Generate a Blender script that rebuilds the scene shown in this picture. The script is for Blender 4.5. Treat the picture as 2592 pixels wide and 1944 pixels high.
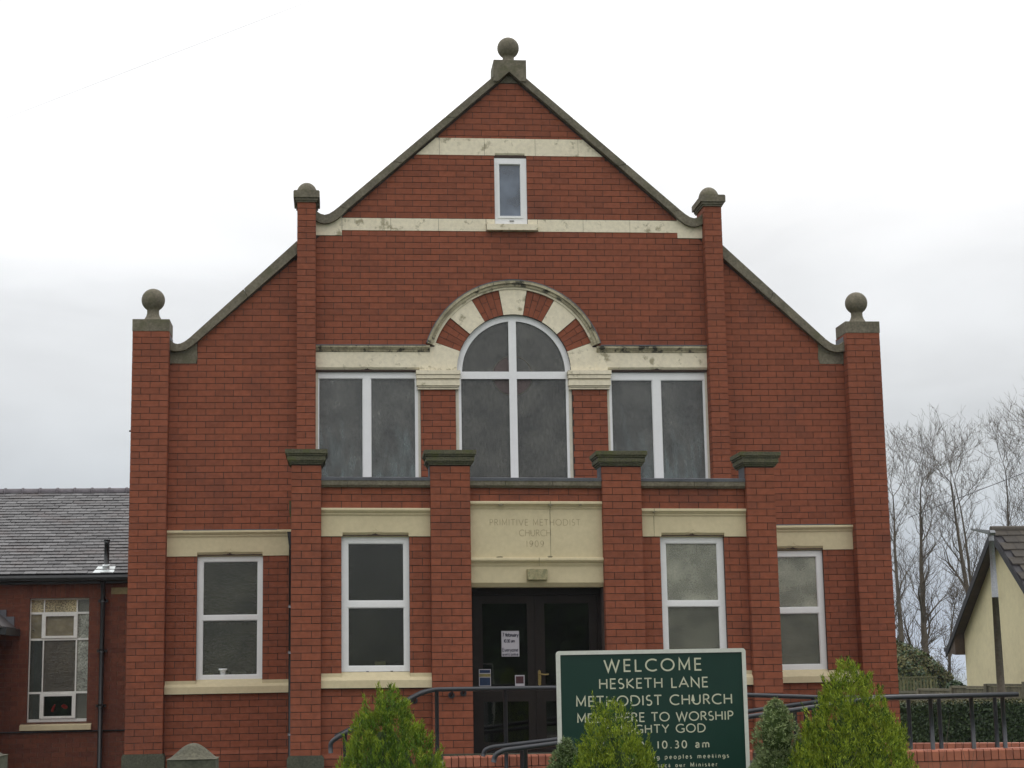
import bpy, math, random
from math import sin, cos, pi, radians, sqrt, atan2
from mathutils import Vector, Matrix
from mathutils.geometry import tessellate_polygon

random.seed(11)
RND = random.Random
S = bpy.context.scene
for o in list(bpy.data.objects):
    bpy.data.objects.remove(o)
COL = S.collection

# ------------------------------------------------------------------ camera
CAM = Vector((-2.31292, -22.14915, 1.79495))
yaw, pitch, roll, FPX = 0.10288, 0.16618, -0.01773, 4305.7
cf = Vector((sin(yaw)*cos(pitch), cos(yaw)*cos(pitch), sin(pitch)))
cr = Vector((cos(yaw), -sin(yaw), 0.0))
cu = cr.cross(cf)
cr2 = cr*cos(roll) + cu*sin(roll)
cu2 = -cr*sin(roll) + cu*cos(roll)
cam_data = bpy.data.cameras.new('camera')
cam_data.sensor_width = 36.0
cam_data.lens = FPX/2592*36.0
cam_data.clip_end = 20000
cam = bpy.data.objects.new('camera', cam_data)
M = Matrix((( cr2.x, cu2.x, -cf.x, CAM.x), (cr2.y, cu2.y, -cf.y, CAM.y),
            (cr2.z, cu2.z, -cf.z, CAM.z), (0, 0, 0, 1)))
cam.matrix_world = M
COL.objects.link(cam)
S.camera = cam
S.render.resolution_x, S.render.resolution_y = 1024, 768

# ------------------------------------------------------------------ sky, sun, exposure
SUN_EL, SUN_AZ = radians(48), radians(20)      # azimuth from +Y towards +X: behind the church
W = bpy.data.worlds.new('World')
S.world = W
W.use_nodes = True
nt = W.node_tree
nt.nodes.clear()
N, L = nt.nodes, nt.links
out = N.new('ShaderNodeOutputWorld')
bg = N.new('ShaderNodeBackground'); bg.inputs['Strength'].default_value = 0.10
sky = N.new('ShaderNodeTexSky'); sky.sky_type = 'NISHITA'; sky.sun_disc = False
sky.sun_elevation = SUN_EL; sky.sun_rotation = SUN_AZ
sky.dust_density = 3.0; sky.air_density = 1.2
tc = N.new('ShaderNodeTexCoord')
sep = N.new('ShaderNodeSeparateXYZ'); L.new(tc.outputs['Generated'], sep.inputs[0])
# overcast layer: brighter towards the zenith, grey banks low down
mp = N.new('ShaderNodeMapping'); mp.inputs['Scale'].default_value = (1.0, 1.0, 3.6)
L.new(tc.outputs['Generated'], mp.inputs['Vector'])
no = N.new('ShaderNodeTexNoise'); no.inputs['Scale'].default_value = 3.1; no.inputs['Detail'].default_value = 6; no.inputs['Roughness'].default_value = .5
no.inputs['Distortion'].default_value = .4
L.new(mp.outputs[0], no.inputs['Vector'])
elr = N.new('ShaderNodeValToRGB')              # elevation -> cloud brightness
els = elr.color_ramp.elements
els[0].position = 0.0; els[0].color = (.42, .49, .60, 1)
els[1].position = 1.0; els[1].color = (2.4, 2.4, 2.4, 1)
for p_, c_ in ((.05, (.50, .56, .64)), (.10, (.63, .67, .71)), (.16, (.77, .79, .81)), (.215, (.90, .915, .93)), (.28, (1.18, 1.18, 1.18))):
    e = els.new(p_); e.color = (*c_, 1)
L.new(sep.outputs['Z'], elr.inputs[0])
nm = N.new('ShaderNodeMapRange'); nm.inputs['From Min'].default_value = .3; nm.inputs['From Max'].default_value = .7
nm.inputs['To Min'].default_value = .86; nm.inputs['To Max'].default_value = 1.17
L.new(no.outputs['Fac'], nm.inputs[0])
vm = N.new('ShaderNodeVectorMath'); vm.operation = 'SCALE'
L.new(elr.outputs[0], vm.inputs[0]); L.new(nm.outputs[0], vm.inputs['Scale'])
vm2 = N.new('ShaderNodeVectorMath'); vm2.operation = 'SCALE'; vm2.inputs['Scale'].default_value = 10.0
L.new(vm.outputs[0], vm2.inputs[0])
mx = N.new('ShaderNodeMix'); mx.data_type = 'RGBA'; mx.inputs[0].default_value = .93
L.new(sky.outputs[0], mx.inputs[6]); L.new(vm2.outputs[0], mx.inputs[7])
L.new(mx.outputs[2], bg.inputs['Color']); L.new(bg.outputs[0], out.inputs['Surface'])

sun_d = bpy.data.lights.new('sun', 'SUN'); sun_d.energy = .6; sun_d.angle = radians(25); sun_d.color = (1, .97, .92)
sun = bpy.data.objects.new('sun', sun_d); COL.objects.link(sun)
sd = Vector((sin(SUN_AZ)*cos(SUN_EL), cos(SUN_AZ)*cos(SUN_EL), sin(SUN_EL)))
sun.rotation_euler = sd.to_track_quat('Z', 'Y').to_euler()
sun.location = (0, 0, 30)
V = S.view_settings
V.view_transform = 'Standard'; V.look = 'None'; V.gamma = 1; V.use_curve_mapping = False
V.exposure = -0.08

# ------------------------------------------------------------------ materials
MATS = {}
def mat(name, c1, c2=None, c3=None, rough=.8, scale=6.0, tone=False, fine=.18, bump=.0, bscale=60., spec=.35,
        stain=None, stain_lo=.56, stain_hi=.66, stain_scale=9., metal=0., wear=None, tonemix=1.0):
    """c1/c2/c3: colours of the thing itself; tone: per-piece variation; stain: colour of weathered patches"""
    m = bpy.data.materials.new(name); m.use_nodes = True
    t = m.node_tree; n, l = t.nodes, t.links
    b = n['Principled BSDF']
    b.inputs['Roughness'].default_value = rough
    b.inputs['Specular IOR Level'].default_value = spec
    b.inputs['Metallic'].default_value = metal
    tc = n.new('ShaderNodeTexCoord')
    geo = n.new('ShaderNodeNewGeometry')
    noi = n.new('ShaderNodeTexNoise'); noi.inputs['Scale'].default_value = scale; noi.inputs['Detail'].default_value = 5
    l.new(geo.outputs['Position'], noi.inputs['Vector'])
    ramp = n.new('ShaderNodeValToRGB'); r = ramp.color_ramp.elements
    c2 = c2 or tuple(x*.8 for x in c1)
    r[0].position = .0 if tone else .3; r[0].color = (*c2, 1); r[1].position = 1. if tone else .7; r[1].color = (*c1, 1)
    if c3:
        e = r.new(.5); e.color = (*c3, 1)
    if tone:
        at = n.new('ShaderNodeAttribute'); at.attribute_name = 'tone'
        oi = n.new('ShaderNodeObjectInfo')
        ad = n.new('ShaderNodeMath'); ad.operation = 'ADD'; l.new(at.outputs['Fac'], ad.inputs[0]); l.new(oi.outputs['Random'], ad.inputs[1])
        fr = n.new('ShaderNodeMath'); fr.operation = 'FRACT'; l.new(ad.outputs[0], fr.inputs[0])
        l.new(fr.outputs[0], ramp.inputs[0])
    else:
        l.new(noi.outputs['Fac'], ramp.inputs[0])
    col = ramp.outputs[0]
    if fine:
        nf = n.new('ShaderNodeTexNoise'); nf.inputs['Scale'].default_value = scale*7 if not tone else 14; nf.inputs['Detail'].default_value = 4
        l.new(geo.outputs['Position'], nf.inputs['Vector'])
        mr = n.new('ShaderNodeMapRange'); mr.inputs['To Min'].default_value = 1-fine; mr.inputs['To Max'].default_value = 1+fine
        mr.inputs['From Min'].default_value = .3; mr.inputs['From Max'].default_value = .7
        l.new(nf.outputs['Fac'], mr.inputs[0])
        vs = n.new('ShaderNodeVectorMath'); vs.operation = 'SCALE'; l.new(col, vs.inputs[0]); l.new(mr.outputs[0], vs.inputs['Scale'])
        col = vs.outputs[0]
    if stain:
        ns = n.new('ShaderNodeTexNoise'); ns.inputs['Scale'].default_value = stain_scale; ns.inputs['Detail'].default_value = 8; ns.inputs['Roughness'].default_value = .65
        l.new(geo.outputs['Position'], ns.inputs['Vector'])
        ms = n.new('ShaderNodeMapRange'); ms.inputs['From Min'].default_value = stain_lo; ms.inputs['From Max'].default_value = stain_hi
        l.new(ns.outputs['Fac'], ms.inputs[0])
        mm = n.new('ShaderNodeMix'); mm.data_type = 'RGBA'; l.new(ms.outputs[0], mm.inputs[0]); l.new(col, mm.inputs[6]); mm.inputs[7].default_value = (*stain, 1)
        col = mm.outputs[2]
    l.new(col, b.inputs['Base Color'])
    if bump:
        nb = n.new('ShaderNodeTexNoise'); nb.inputs['Scale'].default_value = bscale; nb.inputs['Detail'].default_value = 5
        l.new(geo.outputs['Position'], nb.inputs['Vector'])
        bp = n.new('ShaderNodeBump'); bp.inputs['Strength'].default_value = bump; bp.inputs['Distance'].default_value = .01
        l.new(nb.outputs['Fac'], bp.inputs['Height']); l.new(bp.outputs[0], b.inputs['Normal'])
    MATS[name] = m
    return m

def obscure_glass(name, tint=(.5, .5, .48), through=.55, rough=.12, bscale=90., bstr=.4, stretch=(1, 1, 1), refl=(1, 1, 1), body=None, mott=.45, streak=None):
    m = bpy.data.materials.new(name); m.use_nodes = True
    t = m.node_tree; n, l = t.nodes, t.links
    n.clear()
    o = n.new('ShaderNodeOutputMaterial')
    tr = n.new('ShaderNodeBsdfTransparent'); tr.inputs[0].default_value = (*tint, 1)
    df = n.new('ShaderNodeBsdfDiffuse'); df.inputs[0].default_value = (*(body or (.05, .05, .045)), 1)
    gl = n.new('ShaderNodeBsdfGlossy'); gl.inputs['Roughness'].default_value = rough; gl.inputs[0].default_value = (*refl, 1)
    geo = n.new('ShaderNodeNewGeometry')
    mpn = n.new('ShaderNodeMapping'); mpn.inputs['Scale'].default_value = stretch; l.new(geo.outputs['Position'], mpn.inputs[0])
    nb = n.new('ShaderNodeTexNoise'); nb.inputs['Scale'].default_value = bscale; nb.inputs['Detail'].default_value = 2
    l.new(mpn.outputs[0], nb.inputs['Vector'])
    bp = n.new('ShaderNodeBump'); bp.inputs['Strength'].default_value = bstr; bp.inputs['Distance'].default_value = .02
    l.new(nb.outputs['Fac'], bp.inputs['Height']); l.new(bp.outputs[0], gl.inputs['Normal'])
    bc = body or (.05, .05, .045)
    rp_ = n.new('ShaderNodeValToRGB'); e_ = rp_.color_ramp.elements
    e_[0].position = .32; e_[0].color = (*[c*(1-mott) for c in bc], 1); e_[1].position = .68; e_[1].color = (*[c*(1+mott*1.6) for c in bc], 1)
    nb2 = n.new('ShaderNodeTexNoise'); nb2.inputs['Scale'].default_value = bscale*.8; nb2.inputs['Detail'].default_value = 3
    l.new(mpn.outputs[0], nb2.inputs['Vector']); l.new(nb2.outputs['Fac'], rp_.inputs[0])
    nb3 = n.new('ShaderNodeTexNoise'); nb3.inputs['Scale'].default_value = 3.2; nb3.inputs['Detail'].default_value = 2; l.new(geo.outputs['Position'], nb3.inputs['Vector'])
    mr3 = n.new('ShaderNodeMapRange'); mr3.inputs['From Min'].default_value = .3; mr3.inputs['From Max'].default_value = .7; mr3.inputs['To Min'].default_value = .66; mr3.inputs['To Max'].default_value = 1.38; l.new(nb3.outputs['Fac'], mr3.inputs[0])
    vs3 = n.new('ShaderNodeVectorMath'); vs3.operation = 'SCALE'; l.new(rp_.outputs[0], vs3.inputs[0]); l.new(mr3.outputs[0], vs3.inputs['Scale'])
    colr = vs3.outputs[0]
    if streak:                     # dried water streaks low on the glass (col, z0, z1)
        sc_, z0_, z1_ = streak
        mps = n.new('ShaderNodeMapping'); mps.inputs['Scale'].default_value = (7, 7, 1.5); l.new(geo.outputs['Position'], mps.inputs[0])
        ns_ = n.new('ShaderNodeTexNoise'); ns_.inputs['Scale'].default_value = 1.6; ns_.inputs['Detail'].default_value = 5; l.new(mps.outputs[0], ns_.inputs['Vector'])
        sx_ = n.new('ShaderNodeSeparateXYZ'); l.new(geo.outputs['Position'], sx_.inputs[0])
        hm = n.new('ShaderNodeMapRange'); hm.inputs['From Min'].default_value = z1_; hm.inputs['From Max'].default_value = z0_; hm.inputs['To Min'].default_value = -.14; hm.inputs['To Max'].default_value = .20; l.new(sx_.outputs['Z'], hm.inputs[0])
        ad_ = n.new('ShaderNodeMath'); ad_.operation = 'ADD'; l.new(ns_.outputs['Fac'], ad_.inputs[0]); l.new(hm.outputs[0], ad_.inputs[1])
        mr_ = n.new('ShaderNodeMapRange'); mr_.inputs['From Min'].default_value = .5; mr_.inputs['From Max'].default_value = .86; l.new(ad_.outputs[0], mr_.inputs[0])
        mm_ = n.new('ShaderNodeMix'); mm_.data_type = 'RGBA'; l.new(mr_.outputs[0], mm_.inputs[0]); l.new(colr, mm_.inputs[6]); mm_.inputs[7].default_value = (*sc_, 1)
        colr = mm_.outputs[2]
    l.new(colr, df.inputs[0])
    m1 = n.new('ShaderNodeMixShader'); m1.inputs[0].default_value = through
    l.new(df.outputs[0], m1.inputs[1]); l.new(tr.outputs[0], m1.inputs[2])
    fr = n.new('ShaderNodeFresnel'); fr.inputs[0].default_value = 1.6; l.new(bp.outputs[0], fr.inputs['Normal'])
    m2 = n.new('ShaderNodeMixShader'); l.new(fr.outputs[0], m2.inputs[0]); l.new(m1.outputs[0], m2.inputs[1]); l.new(gl.outputs[0], m2.inputs[2])
    l.new(m2.outputs[0], o.inputs[0])
    MATS[name] = m
    return m

BRICK = mat('accrington_brick', (.246, .077, .041), (.196, .063, .035), (.226, .071, .038), rough=.75, spec=.2, tone=True, fine=.12, bump=.15, stain=(.120, .044, .030), stain_lo=.56, stain_hi=.80, stain_scale=1.1)
BRICK2 = mat('hall_brick', (.155, .052, .030), (.115, .040, .026), (.135, .046, .028), rough=.85, spec=.2, tone=True, fine=.2, bump=.2)
BRICKR = mat('ramp_brick', (.35, .120, .070), (.27, .092, .056), (.31, .106, .062), rough=.75, tone=True, fine=.15, bump=.15)
MORTAR = mat('dark_mortar', (.070, .046, .038), (.052, .036, .031), rough=.95, scale=20)
MORTAR2 = mat('hall_mortar', (.16, .085, .055), (.10, .055, .04), rough=.95, scale=12)
STONE = mat('weathered_sandstone', (.175, .155, .112), (.125, .110, .080), rough=.9, scale=5, fine=.25, bump=.4, stain=(.105, .100, .058), stain_lo=.52, stain_hi=.72, stain_scale=4)
STONEG = mat('mossy_sandstone', (.105, .100, .062), (.072, .070, .045), rough=.95, scale=7, fine=.3, bump=.3, stain=(.085, .090, .034), stain_lo=.52, stain_hi=.62, stain_scale=6)
STONED = mat('dark_base_stone', (.085, .088, .062), (.055, .058, .042), rough=.95, scale=6, fine=.25, bump=.3)
CREAM = mat('cream_painted_stone', (.57, .49, .315), (.53, .455, .29), rough=.7, scale=2.5, fine=.05, bump=.06, bscale=40, stain=(.36, .31, .20), stain_lo=.66, stain_hi=.80, stain_scale=3.2)
CREAMW = mat('peeling_painted_stone', (.75, .68, .52), (.69, .62, .47), rough=.8, scale=3, fine=.08, bump=.15, stain=(.34, .30, .20), stain_lo=.56, stain_hi=.64, stain_scale=5)
CREAMD = mat('dirty_moulding_paint', (.46, .41, .28), (.24, .21, .14), rough=.85, scale=5, fine=.2, bump=.2, stain=(.06, .055, .04), stain_lo=.52, stain_hi=.60, stain_scale=7)
PVC = mat('white_upvc', (.78, .78, .78), (.74, .74, .74), rough=.35, fine=.02, spec=.5)
PVCC = mat('cream_jamb_paint', (.62, .58, .47), (.56, .52, .42), rough=.5, fine=.05)
LEAD = mat('lead_sheet', (.11, .115, .13), (.08, .083, .095), rough=.55, scale=5, fine=.1, spec=.5)
SLATE = mat('roof_slate', (.112, .109, .111), (.048, .046, .048), (.076, .073, .074), rough=.65, tone=True, fine=.25, bump=.2, spec=.5, stain=(.075, .058, .055), stain_lo=.50, stain_hi=.70, stain_scale=1.3)
SLATEB = mat('roof_underlay', (.05, .048, .05), rough=.9)
RIDGE = mat('ridge_tile_clay', (.135, .12, .13), (.10, .09, .10), rough=.8, scale=3)
BLACK = mat('black_gutter_paint', (.010, .011, .012), (.007, .008, .008), rough=.45, spec=.5)
DOORW = mat('dark_brown_door', (.015, .010, .007), (.010, .007, .006), rough=.55, scale=3, spec=.2)
RAIL = mat('charcoal_rail_paint', (.022, .024, .030), (.017, .019, .024), rough=.38, spec=.5, fine=.05)
BRASS = mat('brass_handle', (.34, .25, .10), (.26, .19, .07), rough=.35, metal=.8)
SIGNG = mat('sign_green_enamel', (.007, .036, .026), (.006, .032, .023), rough=.35, scale=2, fine=.03, spec=.45)
SIGNW = mat('sign_cream_lettering', (.56, .56, .42), (.52, .52, .39), rough=.5, fine=.02)
SIGNF = mat('sign_frame_white', (.60, .61, .56), (.55, .56, .5), rough=.5, fine=.05)
PAPER = mat('paper_white', (.42, .40, .43), (.38, .36, .39), rough=.8, fine=.02)
INK = mat('ink_dark', (.03, .03, .05), rough=.8, fine=0)
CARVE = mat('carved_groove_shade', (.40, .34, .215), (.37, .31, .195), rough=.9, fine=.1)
BLUE = mat('sticker_blue', (.012, .028, .075), rough=.5); YEL = mat('sticker_yellow', (.20, .17, .06), rough=.5)
MAROON = mat('sticker_maroon', (.05, .014, .018), rough=.5)
LAMPM = mat('aged_plastic_diffuser', (.34, .30, .17), (.28, .24, .13), rough=.5, scale=9, stain=(.20, .19, .10), stain_lo=.5, stain_hi=.6, stain_scale=20)
BACK_D = mat('interior_dark', (.035, .035, .03), (.025, .025, .022), rough=.9, scale=1.2)
BACK_G = mat('interior_grey_green', (.085, .088, .062), (.05, .052, .038), rough=.9, scale=1.5)
BACK_L = mat('interior_pale_backing', (.62, .62, .50), (.36, .36, .29), rough=.9, scale=1.2)  # made-up pale backing that brightens the right-hand panes
BACK_B = mat('interior_blueish', (.10, .125, .135), (.05, .06, .062), rough=.9, scale=1.5)
RED = mat('red_plastic', (.50, .02, .02), rough=.4)
G_UP = obscure_glass('streaked_obscure_glass', tint=(.8, .82, .82), through=.35, rough=.22, bscale=44, bstr=.30, stretch=(1.8, 1, .40), body=(.100, .100, .090), mott=.22, streak=((.20, .245, .24), 4.05, 5.35))
G_ARCH = obscure_glass('streaked_arch_glass', tint=(.8, .82, .82), through=.35, rough=.22, bscale=34, bstr=.30, stretch=(1.8, 1, .40), body=(.080, .078, .066), mott=.34)
G_LO = obscure_glass('reeded_obscure_glass', tint=(.75, .75, .7), through=.66, rough=.2, bscale=46, bstr=.30, body=(.085, .085, .060), mott=.55)
G_DK = obscure_glass('fine_obscure_glass', tint=(.75, .75, .7), through=.70, rough=.18, bscale=60, bstr=.15, body=(.040, .040, .028), mott=.4)
G_PALE = obscure_glass('pale_obscure_glass', tint=(.95, .95, .9), through=.5, rough=.25, bscale=60, bstr=.2, body=(.40, .40, .32), mott=.12)
G_MID = obscure_glass('grey_obscure_glass', tint=(.9, .9, .86), through=.45, rough=.25, bscale=60, bstr=.2, body=(.15, .15, .115), mott=.15)
G_HALL = obscure_glass('patterned_hall_glass', tint=(.85, .83, .75), through=.5, rough=.12, bscale=45, bstr=1.0, body=(.075, .065, .04), mott=.6)
G_HALLP = obscure_glass('pale_hall_glass', tint=(.9, .9, .85), through=.4, rough=.15, bscale=60, bstr=1.0, body=(.36, .38, .32), mott=.4)
G_HALLW = obscure_glass('warm_hall_glass', tint=(.9, .88, .75), through=.35, rough=.15, bscale=55, bstr=1.0, body=(.44, .38, .22), mott=.75)
G_TAN = obscure_glass('tan_hall_glass', tint=(.9, .88, .75), through=.3, rough=.15, bscale=20, bstr=.3, body=(.24, .205, .13), mott=.08)
G_DOOR = obscure_glass('door_glass', tint=(.6, .6, .55), through=.8, rough=.02, bscale=3, bstr=.03, body=(.01, .01, .009))
G_CLEAR = obscure_glass('clear_hall_glass', tint=(.97, .97, .95), through=.97, rough=.03, bscale=3, bstr=.03, body=(.02, .02, .02))
G_BLUE = obscure_glass('clear_loft_glass', tint=(.8, .85, .9), through=.3, rough=.05, bscale=4, bstr=.05, body=(.12, .15, .20), mott=.1)
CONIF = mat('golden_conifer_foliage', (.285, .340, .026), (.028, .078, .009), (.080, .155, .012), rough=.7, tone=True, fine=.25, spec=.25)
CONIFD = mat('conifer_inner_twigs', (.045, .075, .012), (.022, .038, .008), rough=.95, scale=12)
DWARF = mat('blue_green_dwarf_foliage', (.30, .35, .16), (.07, .11, .05), (.16, .215, .09), rough=.75, tone=True, fine=.2, spec=.2)
HEDGEM = mat('privet_hedge_leaves', (.062, .105, .028), (.016, .033, .012), (.034, .060, .018), rough=.6, tone=True, fine=.2)
BROWNL = mat('brown_tinged_leaves', (.115, .11, .035), (.05, .065, .018), (.08, .075, .026), rough=.8, tone=True, fine=.2)
IVY = mat('ivy_leaves', (.060, .105, .030), (.018, .04, .014), (.035, .065, .02), rough=.5, tone=True, fine=.2)
BARK = mat('grey_bark', (.125, .100, .072), (.08, .064, .048), rough=.95, scale=3, fine=.2)
RENDER = mat('cream_house_render', (.66, .59, .38), (.61, .545, .35), rough=.85, scale=1.2, fine=.05, bump=.1, stain=(.50, .44, .28), stain_lo=.55, stain_hi=.75, stain_scale=1.1)
TILE = mat('brown_concrete_tile', (.072, .060, .047), (.040, .034, .028), (.055, .046, .036), rough=.85, tone=True, fine=.2)
VERGE = mat('dark_verge_board', (.018, .015, .018), rough=.6)
SOFFIT = mat('brown_soffit_board', (.085, .055, .035), (.06, .04, .028), rough=.6)
CONC = mat('concrete_lamp_post', (.145, .120, .095), (.10, .085, .068), rough=.9, scale=3)
GALV = mat('galvanised_steel', (.24, .25, .26), (.19, .2, .21), rough=.5, metal=.3)
FENCE = mat('weathered_fence_timber', (.185, .165, .115), (.11, .10, .07), (.145, .13, .092), rough=.9, tone=True, fine=.2)
FENCE2 = mat('mossy_picket_timber', (.17, .165, .085), (.09, .09, .045), (.13, .125, .065), rough=.9, tone=True, fine=.2)
GRASS = mat('grass_ground', (.055, .085, .022), (.03, .05, .014), rough=.95, scale=.6, fine=.3)
ASPH = mat('asphalt', (.055, .055, .055), (.04, .04, .04), rough=.9, scale=4)
PAVE = mat('concrete_paving', (.20, .19, .165), (.15, .14, .12), rough=.9, scale=2)
HILLM = mat('far_farmland', (.07, .10, .045), (.045, .07, .03), (.12, .13, .07), rough=1, scale=.004, fine=.2)
WIREM = mat('overhead_cable_black', (.03, .03, .032), rough=.6)
PURPLE = mat('purple_berberis_leaves', (.10, .045, .045), (.04, .02, .02), (.07, .035, .03), rough=.8, tone=True)

# ------------------------------------------------------------------ mesh helpers
TQ = 0.01018                       # the porch courses dip slightly to the right
def tag(o, label=None, cat=None, group=None, kind=None):
    if label: o['label'] = label
    if cat: o['category'] = cat
    if group: o['group'] = group
    if kind: o['kind'] = kind
    return o
def empty(name, loc, label, cat, group=None, kind=None):
    o = bpy.data.objects.new(name, None); COL.objects.link(o); o.location = loc
    o.empty_display_size = .2
    return tag(o, label, cat, group, kind)
def link(o, parent=None):
    COL.objects.link(o)
    if parent is not None:
        o.parent = parent
        o.matrix_parent_inverse = Matrix.Translation(-world_loc(parent))
    return o
def world_loc(o):
    v = Vector(o.location)
    while o.parent:
        # children are stored with an inverse, so their own location is already a world one
        return v
    return v

class MB:
    def __init__(s, shear=False):
        s.v = []; s.f = []; s.t = []; s.sh = shear; s.sm = []
    def vert(s, p, tone=0.):
        x, y, z = p
        if s.sh: z -= TQ*x
        s.v.append((x, y, z)); s.t.append(tone); return len(s.v)-1
    def face(s, idx, smooth=False):
        s.f.append(idx); s.sm.append(smooth)
    def box(s, x0, x1, y0, y1, z0, z1, tone=0., back=True):
        i = [s.vert(p, tone) for p in ((x0, y0, z0), (x1, y0, z0), (x1, y1, z0), (x0, y1, z0), (x0, y0, z1), (x1, y0, z1), (x1, y1, z1), (x0, y1, z1))]
        for q in ((0, 1, 5, 4), (1, 2, 6, 5), (3, 0, 4, 7), (4, 5, 6, 7), (3, 2, 1, 0)):
            s.face([i[k] for k in q])
        if back: s.face([i[k] for k in (2, 3, 7, 6)])
        return s
    def prism(s, poly, y0, y1, tone=0., back=True):
        """poly: (x,z) list, extruded along y from y0 (front) to y1"""
        n = len(poly)
        a = [s.vert((x, y0, z), tone) for x, z in poly]; b = [s.vert((x, y1, z), tone) for x, z in poly]
        ar = sum(poly[i][0]*poly[(i+1) % n][1]-poly[(i+1) % n][0]*poly[i][1] for i in range(n))
        if ar < 0: a.reverse(); b.reverse()
        s.face(a)
        if back: s.face(b[::-1])
        for i in range(n):
            j = (i+1) % n
            s.face([a[j], a[i], b[i], b[j]])
        return s
    def section(s, prof, x0, x1, tone=0.):
        """prof: (y,z) closed profile swept along x"""
        a = [s.vert((x0, y, z), tone) for y, z in prof]; b = [s.vert((x1, y, z), tone) for y, z in prof]
        n = len(prof); s.face(a); s.face(b[::-1])
        for i in range(n):
            j = (i+1) % n; s.face([a[i], b[i], b[j], a[j]])
        return s
    def sweep(s, ring, y0, y1, tone=0.):
        """ring: list of (upper(x,z), lower(x,z)) pairs: a bent bar"""
        prev = None
        first = None
        for (u, w) in ring:
            q = [s.vert((u[0], y0, u[1]), tone), s.vert((w[0], y0, w[1]), tone), s.vert((w[0], y1, w[1]), tone), s.vert((u[0], y1, u[1]), tone)]
            if prev:
                for k in range(4):
                    s.face([prev[k], prev[(k+1) % 4], q[(k+1) % 4], q[k]])
            else: first = q
            prev = q
        s.face(first); s.face(prev[::-1])
        return s
    def tube(s, pts, r, n=8, tone=0., caps=True, smooth=True):
        pts = [Vector(p) for p in pts]
        rs = r if isinstance(r, (list, tuple)) else [r]*len(pts)
        prev = None; up = None
        for i, p in enumerate(pts):
            d = (pts[min(i+1, len(pts)-1)]-pts[max(i-1, 0)])
            if d.length < 1e-9: d = Vector((0, 0, 1))
            d.normalize()
            if up is None:
                up = Vector((0, 0, 1)) if abs(d.z) < .9 else Vector((1, 0, 0))
            a = d.cross(up); a.normalize(); b = a.cross(d); b.normalize(); up = b
            ring = [s.vert(p+(a*cos(2*pi*k/n)+b*sin(2*pi*k/n))*rs[i], tone) for k in range(n)]
            if prev:
                for k in range(n):
                    s.face([prev[k], prev[(k+1) % n], ring[(k+1) % n], ring[k]], smooth)
            elif caps: s.face(ring)
            prev = ring
        if caps: s.face(prev[::-1])
        return s
    def lathe(s, cx, cy, prof, n=28, tone=0., smooth=True):
        """prof: (r,z) from top to bottom"""
        prev = None
        for r, z in prof:
            ring = [s.vert((cx+r*cos(2*pi*k/n), cy+r*sin(2*pi*k/n), z), tone) for k in range(n)]
            if prev:
                for k in range(n):
                    s.face([prev[k], ring[k], ring[(k+1) % n], prev[(k+1) % n]], smooth)
            prev = ring
        return s
    def build(s, name, m, parent=None, kind=None, label=None):
        me = bpy.data.meshes.new(name)
        me.from_pydata(s.v, [], s.f)
        if any(s.sm):
            me.polygons.foreach_set('use_smooth', s.sm)
        at = me.attributes.new('tone', 'FLOAT', 'POINT'); at.data.foreach_set('value', s.t)
        me.materials.append(m)
        # put the origin at the bottom centre of the piece
        if s.v:
            xs = [p[0] for p in s.v]; ys = [p[1] for p in s.v]; zs = [p[2] for p in s.v]
            c = Vector(((min(xs)+max(xs))/2, (min(ys)+max(ys))/2, min(zs)))
            me.transform(Matrix.Translation(-c))
        else: c = Vector()
        me.update()
        o = bpy.data.objects.new(name, me); o.location = c
        link(o, parent)
        if kind: o['kind'] = kind
        if label: o['label'] = label
        return o

def holed_prism(mb, outer, holes, y0, y1, tone=0.):
    loops = [[Vector((x, z, 0)) for x, z in outer]] + [[Vector((x, z, 0)) for x, z in h] for h in holes]
    flat = [p for l in loops for p in l]
    tris = tessellate_polygon(loops)
    a = [mb.vert((p.x, y0, p.y), tone) for p in flat]; b = [mb.vert((p.x, y1, p.y), tone) for p in flat]
    for t in tris:
        p = [flat[k] for k in t]
        ar = (p[1].x-p[0].x)*(p[2].y-p[0].y)-(p[2].x-p[0].x)*(p[1].y-p[0].y)
        t = list(t) if ar > 0 else list(t)[::-1]
        mb.face([a[k] for k in t]); mb.face([b[k] for k in t[::-1]])
    k = 0
    for l in loops:
        n = len(l)
        for i in range(n):
            j = (i+1) % n
            mb.face([a[k+i], b[k+i], b[k+j], a[k+j]])
        k += n
    return mb

def clip_half(poly, a, b, c):
    """keep the part of poly where a*x+b*z<=c"""
    r = []
    n = len(poly)
    for i in range(n):
        p, q = poly[i], poly[(i+1) % n]
        dp, dq = a*p[0]+b*p[1]-c, a*q[0]+b*q[1]-c
        if dp <= 0: r.append(p)
        if (dp < 0 < dq) or (dq < 0 < dp):
            t = dp/(dp-dq); r.append((p[0]+(q[0]-p[0])*t, p[1]+(q[1]-p[1])*t))
    return r
def area(p):
    return abs(sum(p[i][0]*p[(i+1) % len(p)][1]-p[(i+1) % len(p)][0]*p[i][1] for i in range(len(p))))/2
def sub_rect(r, h):
    """rect minus hole -> rects"""
    x0, x1, z0, z1 = r; a0, a1, b0, b1 = h
    if a0 >= x1 or a1 <= x0 or b0 >= z1 or b1 <= z0: return [r]
    o = []
    if a0 > x0: o.append((x0, a0, z0, z1))
    if a1 < x1: o.append((a1, x1, z0, z1))
    m0, m1 = max(x0, a0), min(x1, a1)
    if b0 > z0: o.append((m0, m1, z0, b0))
    if b1 < z1: o.append((m0, m1, b1, z1))
    return o
BX, BZ, JT = .235, .083, .0074
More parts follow.
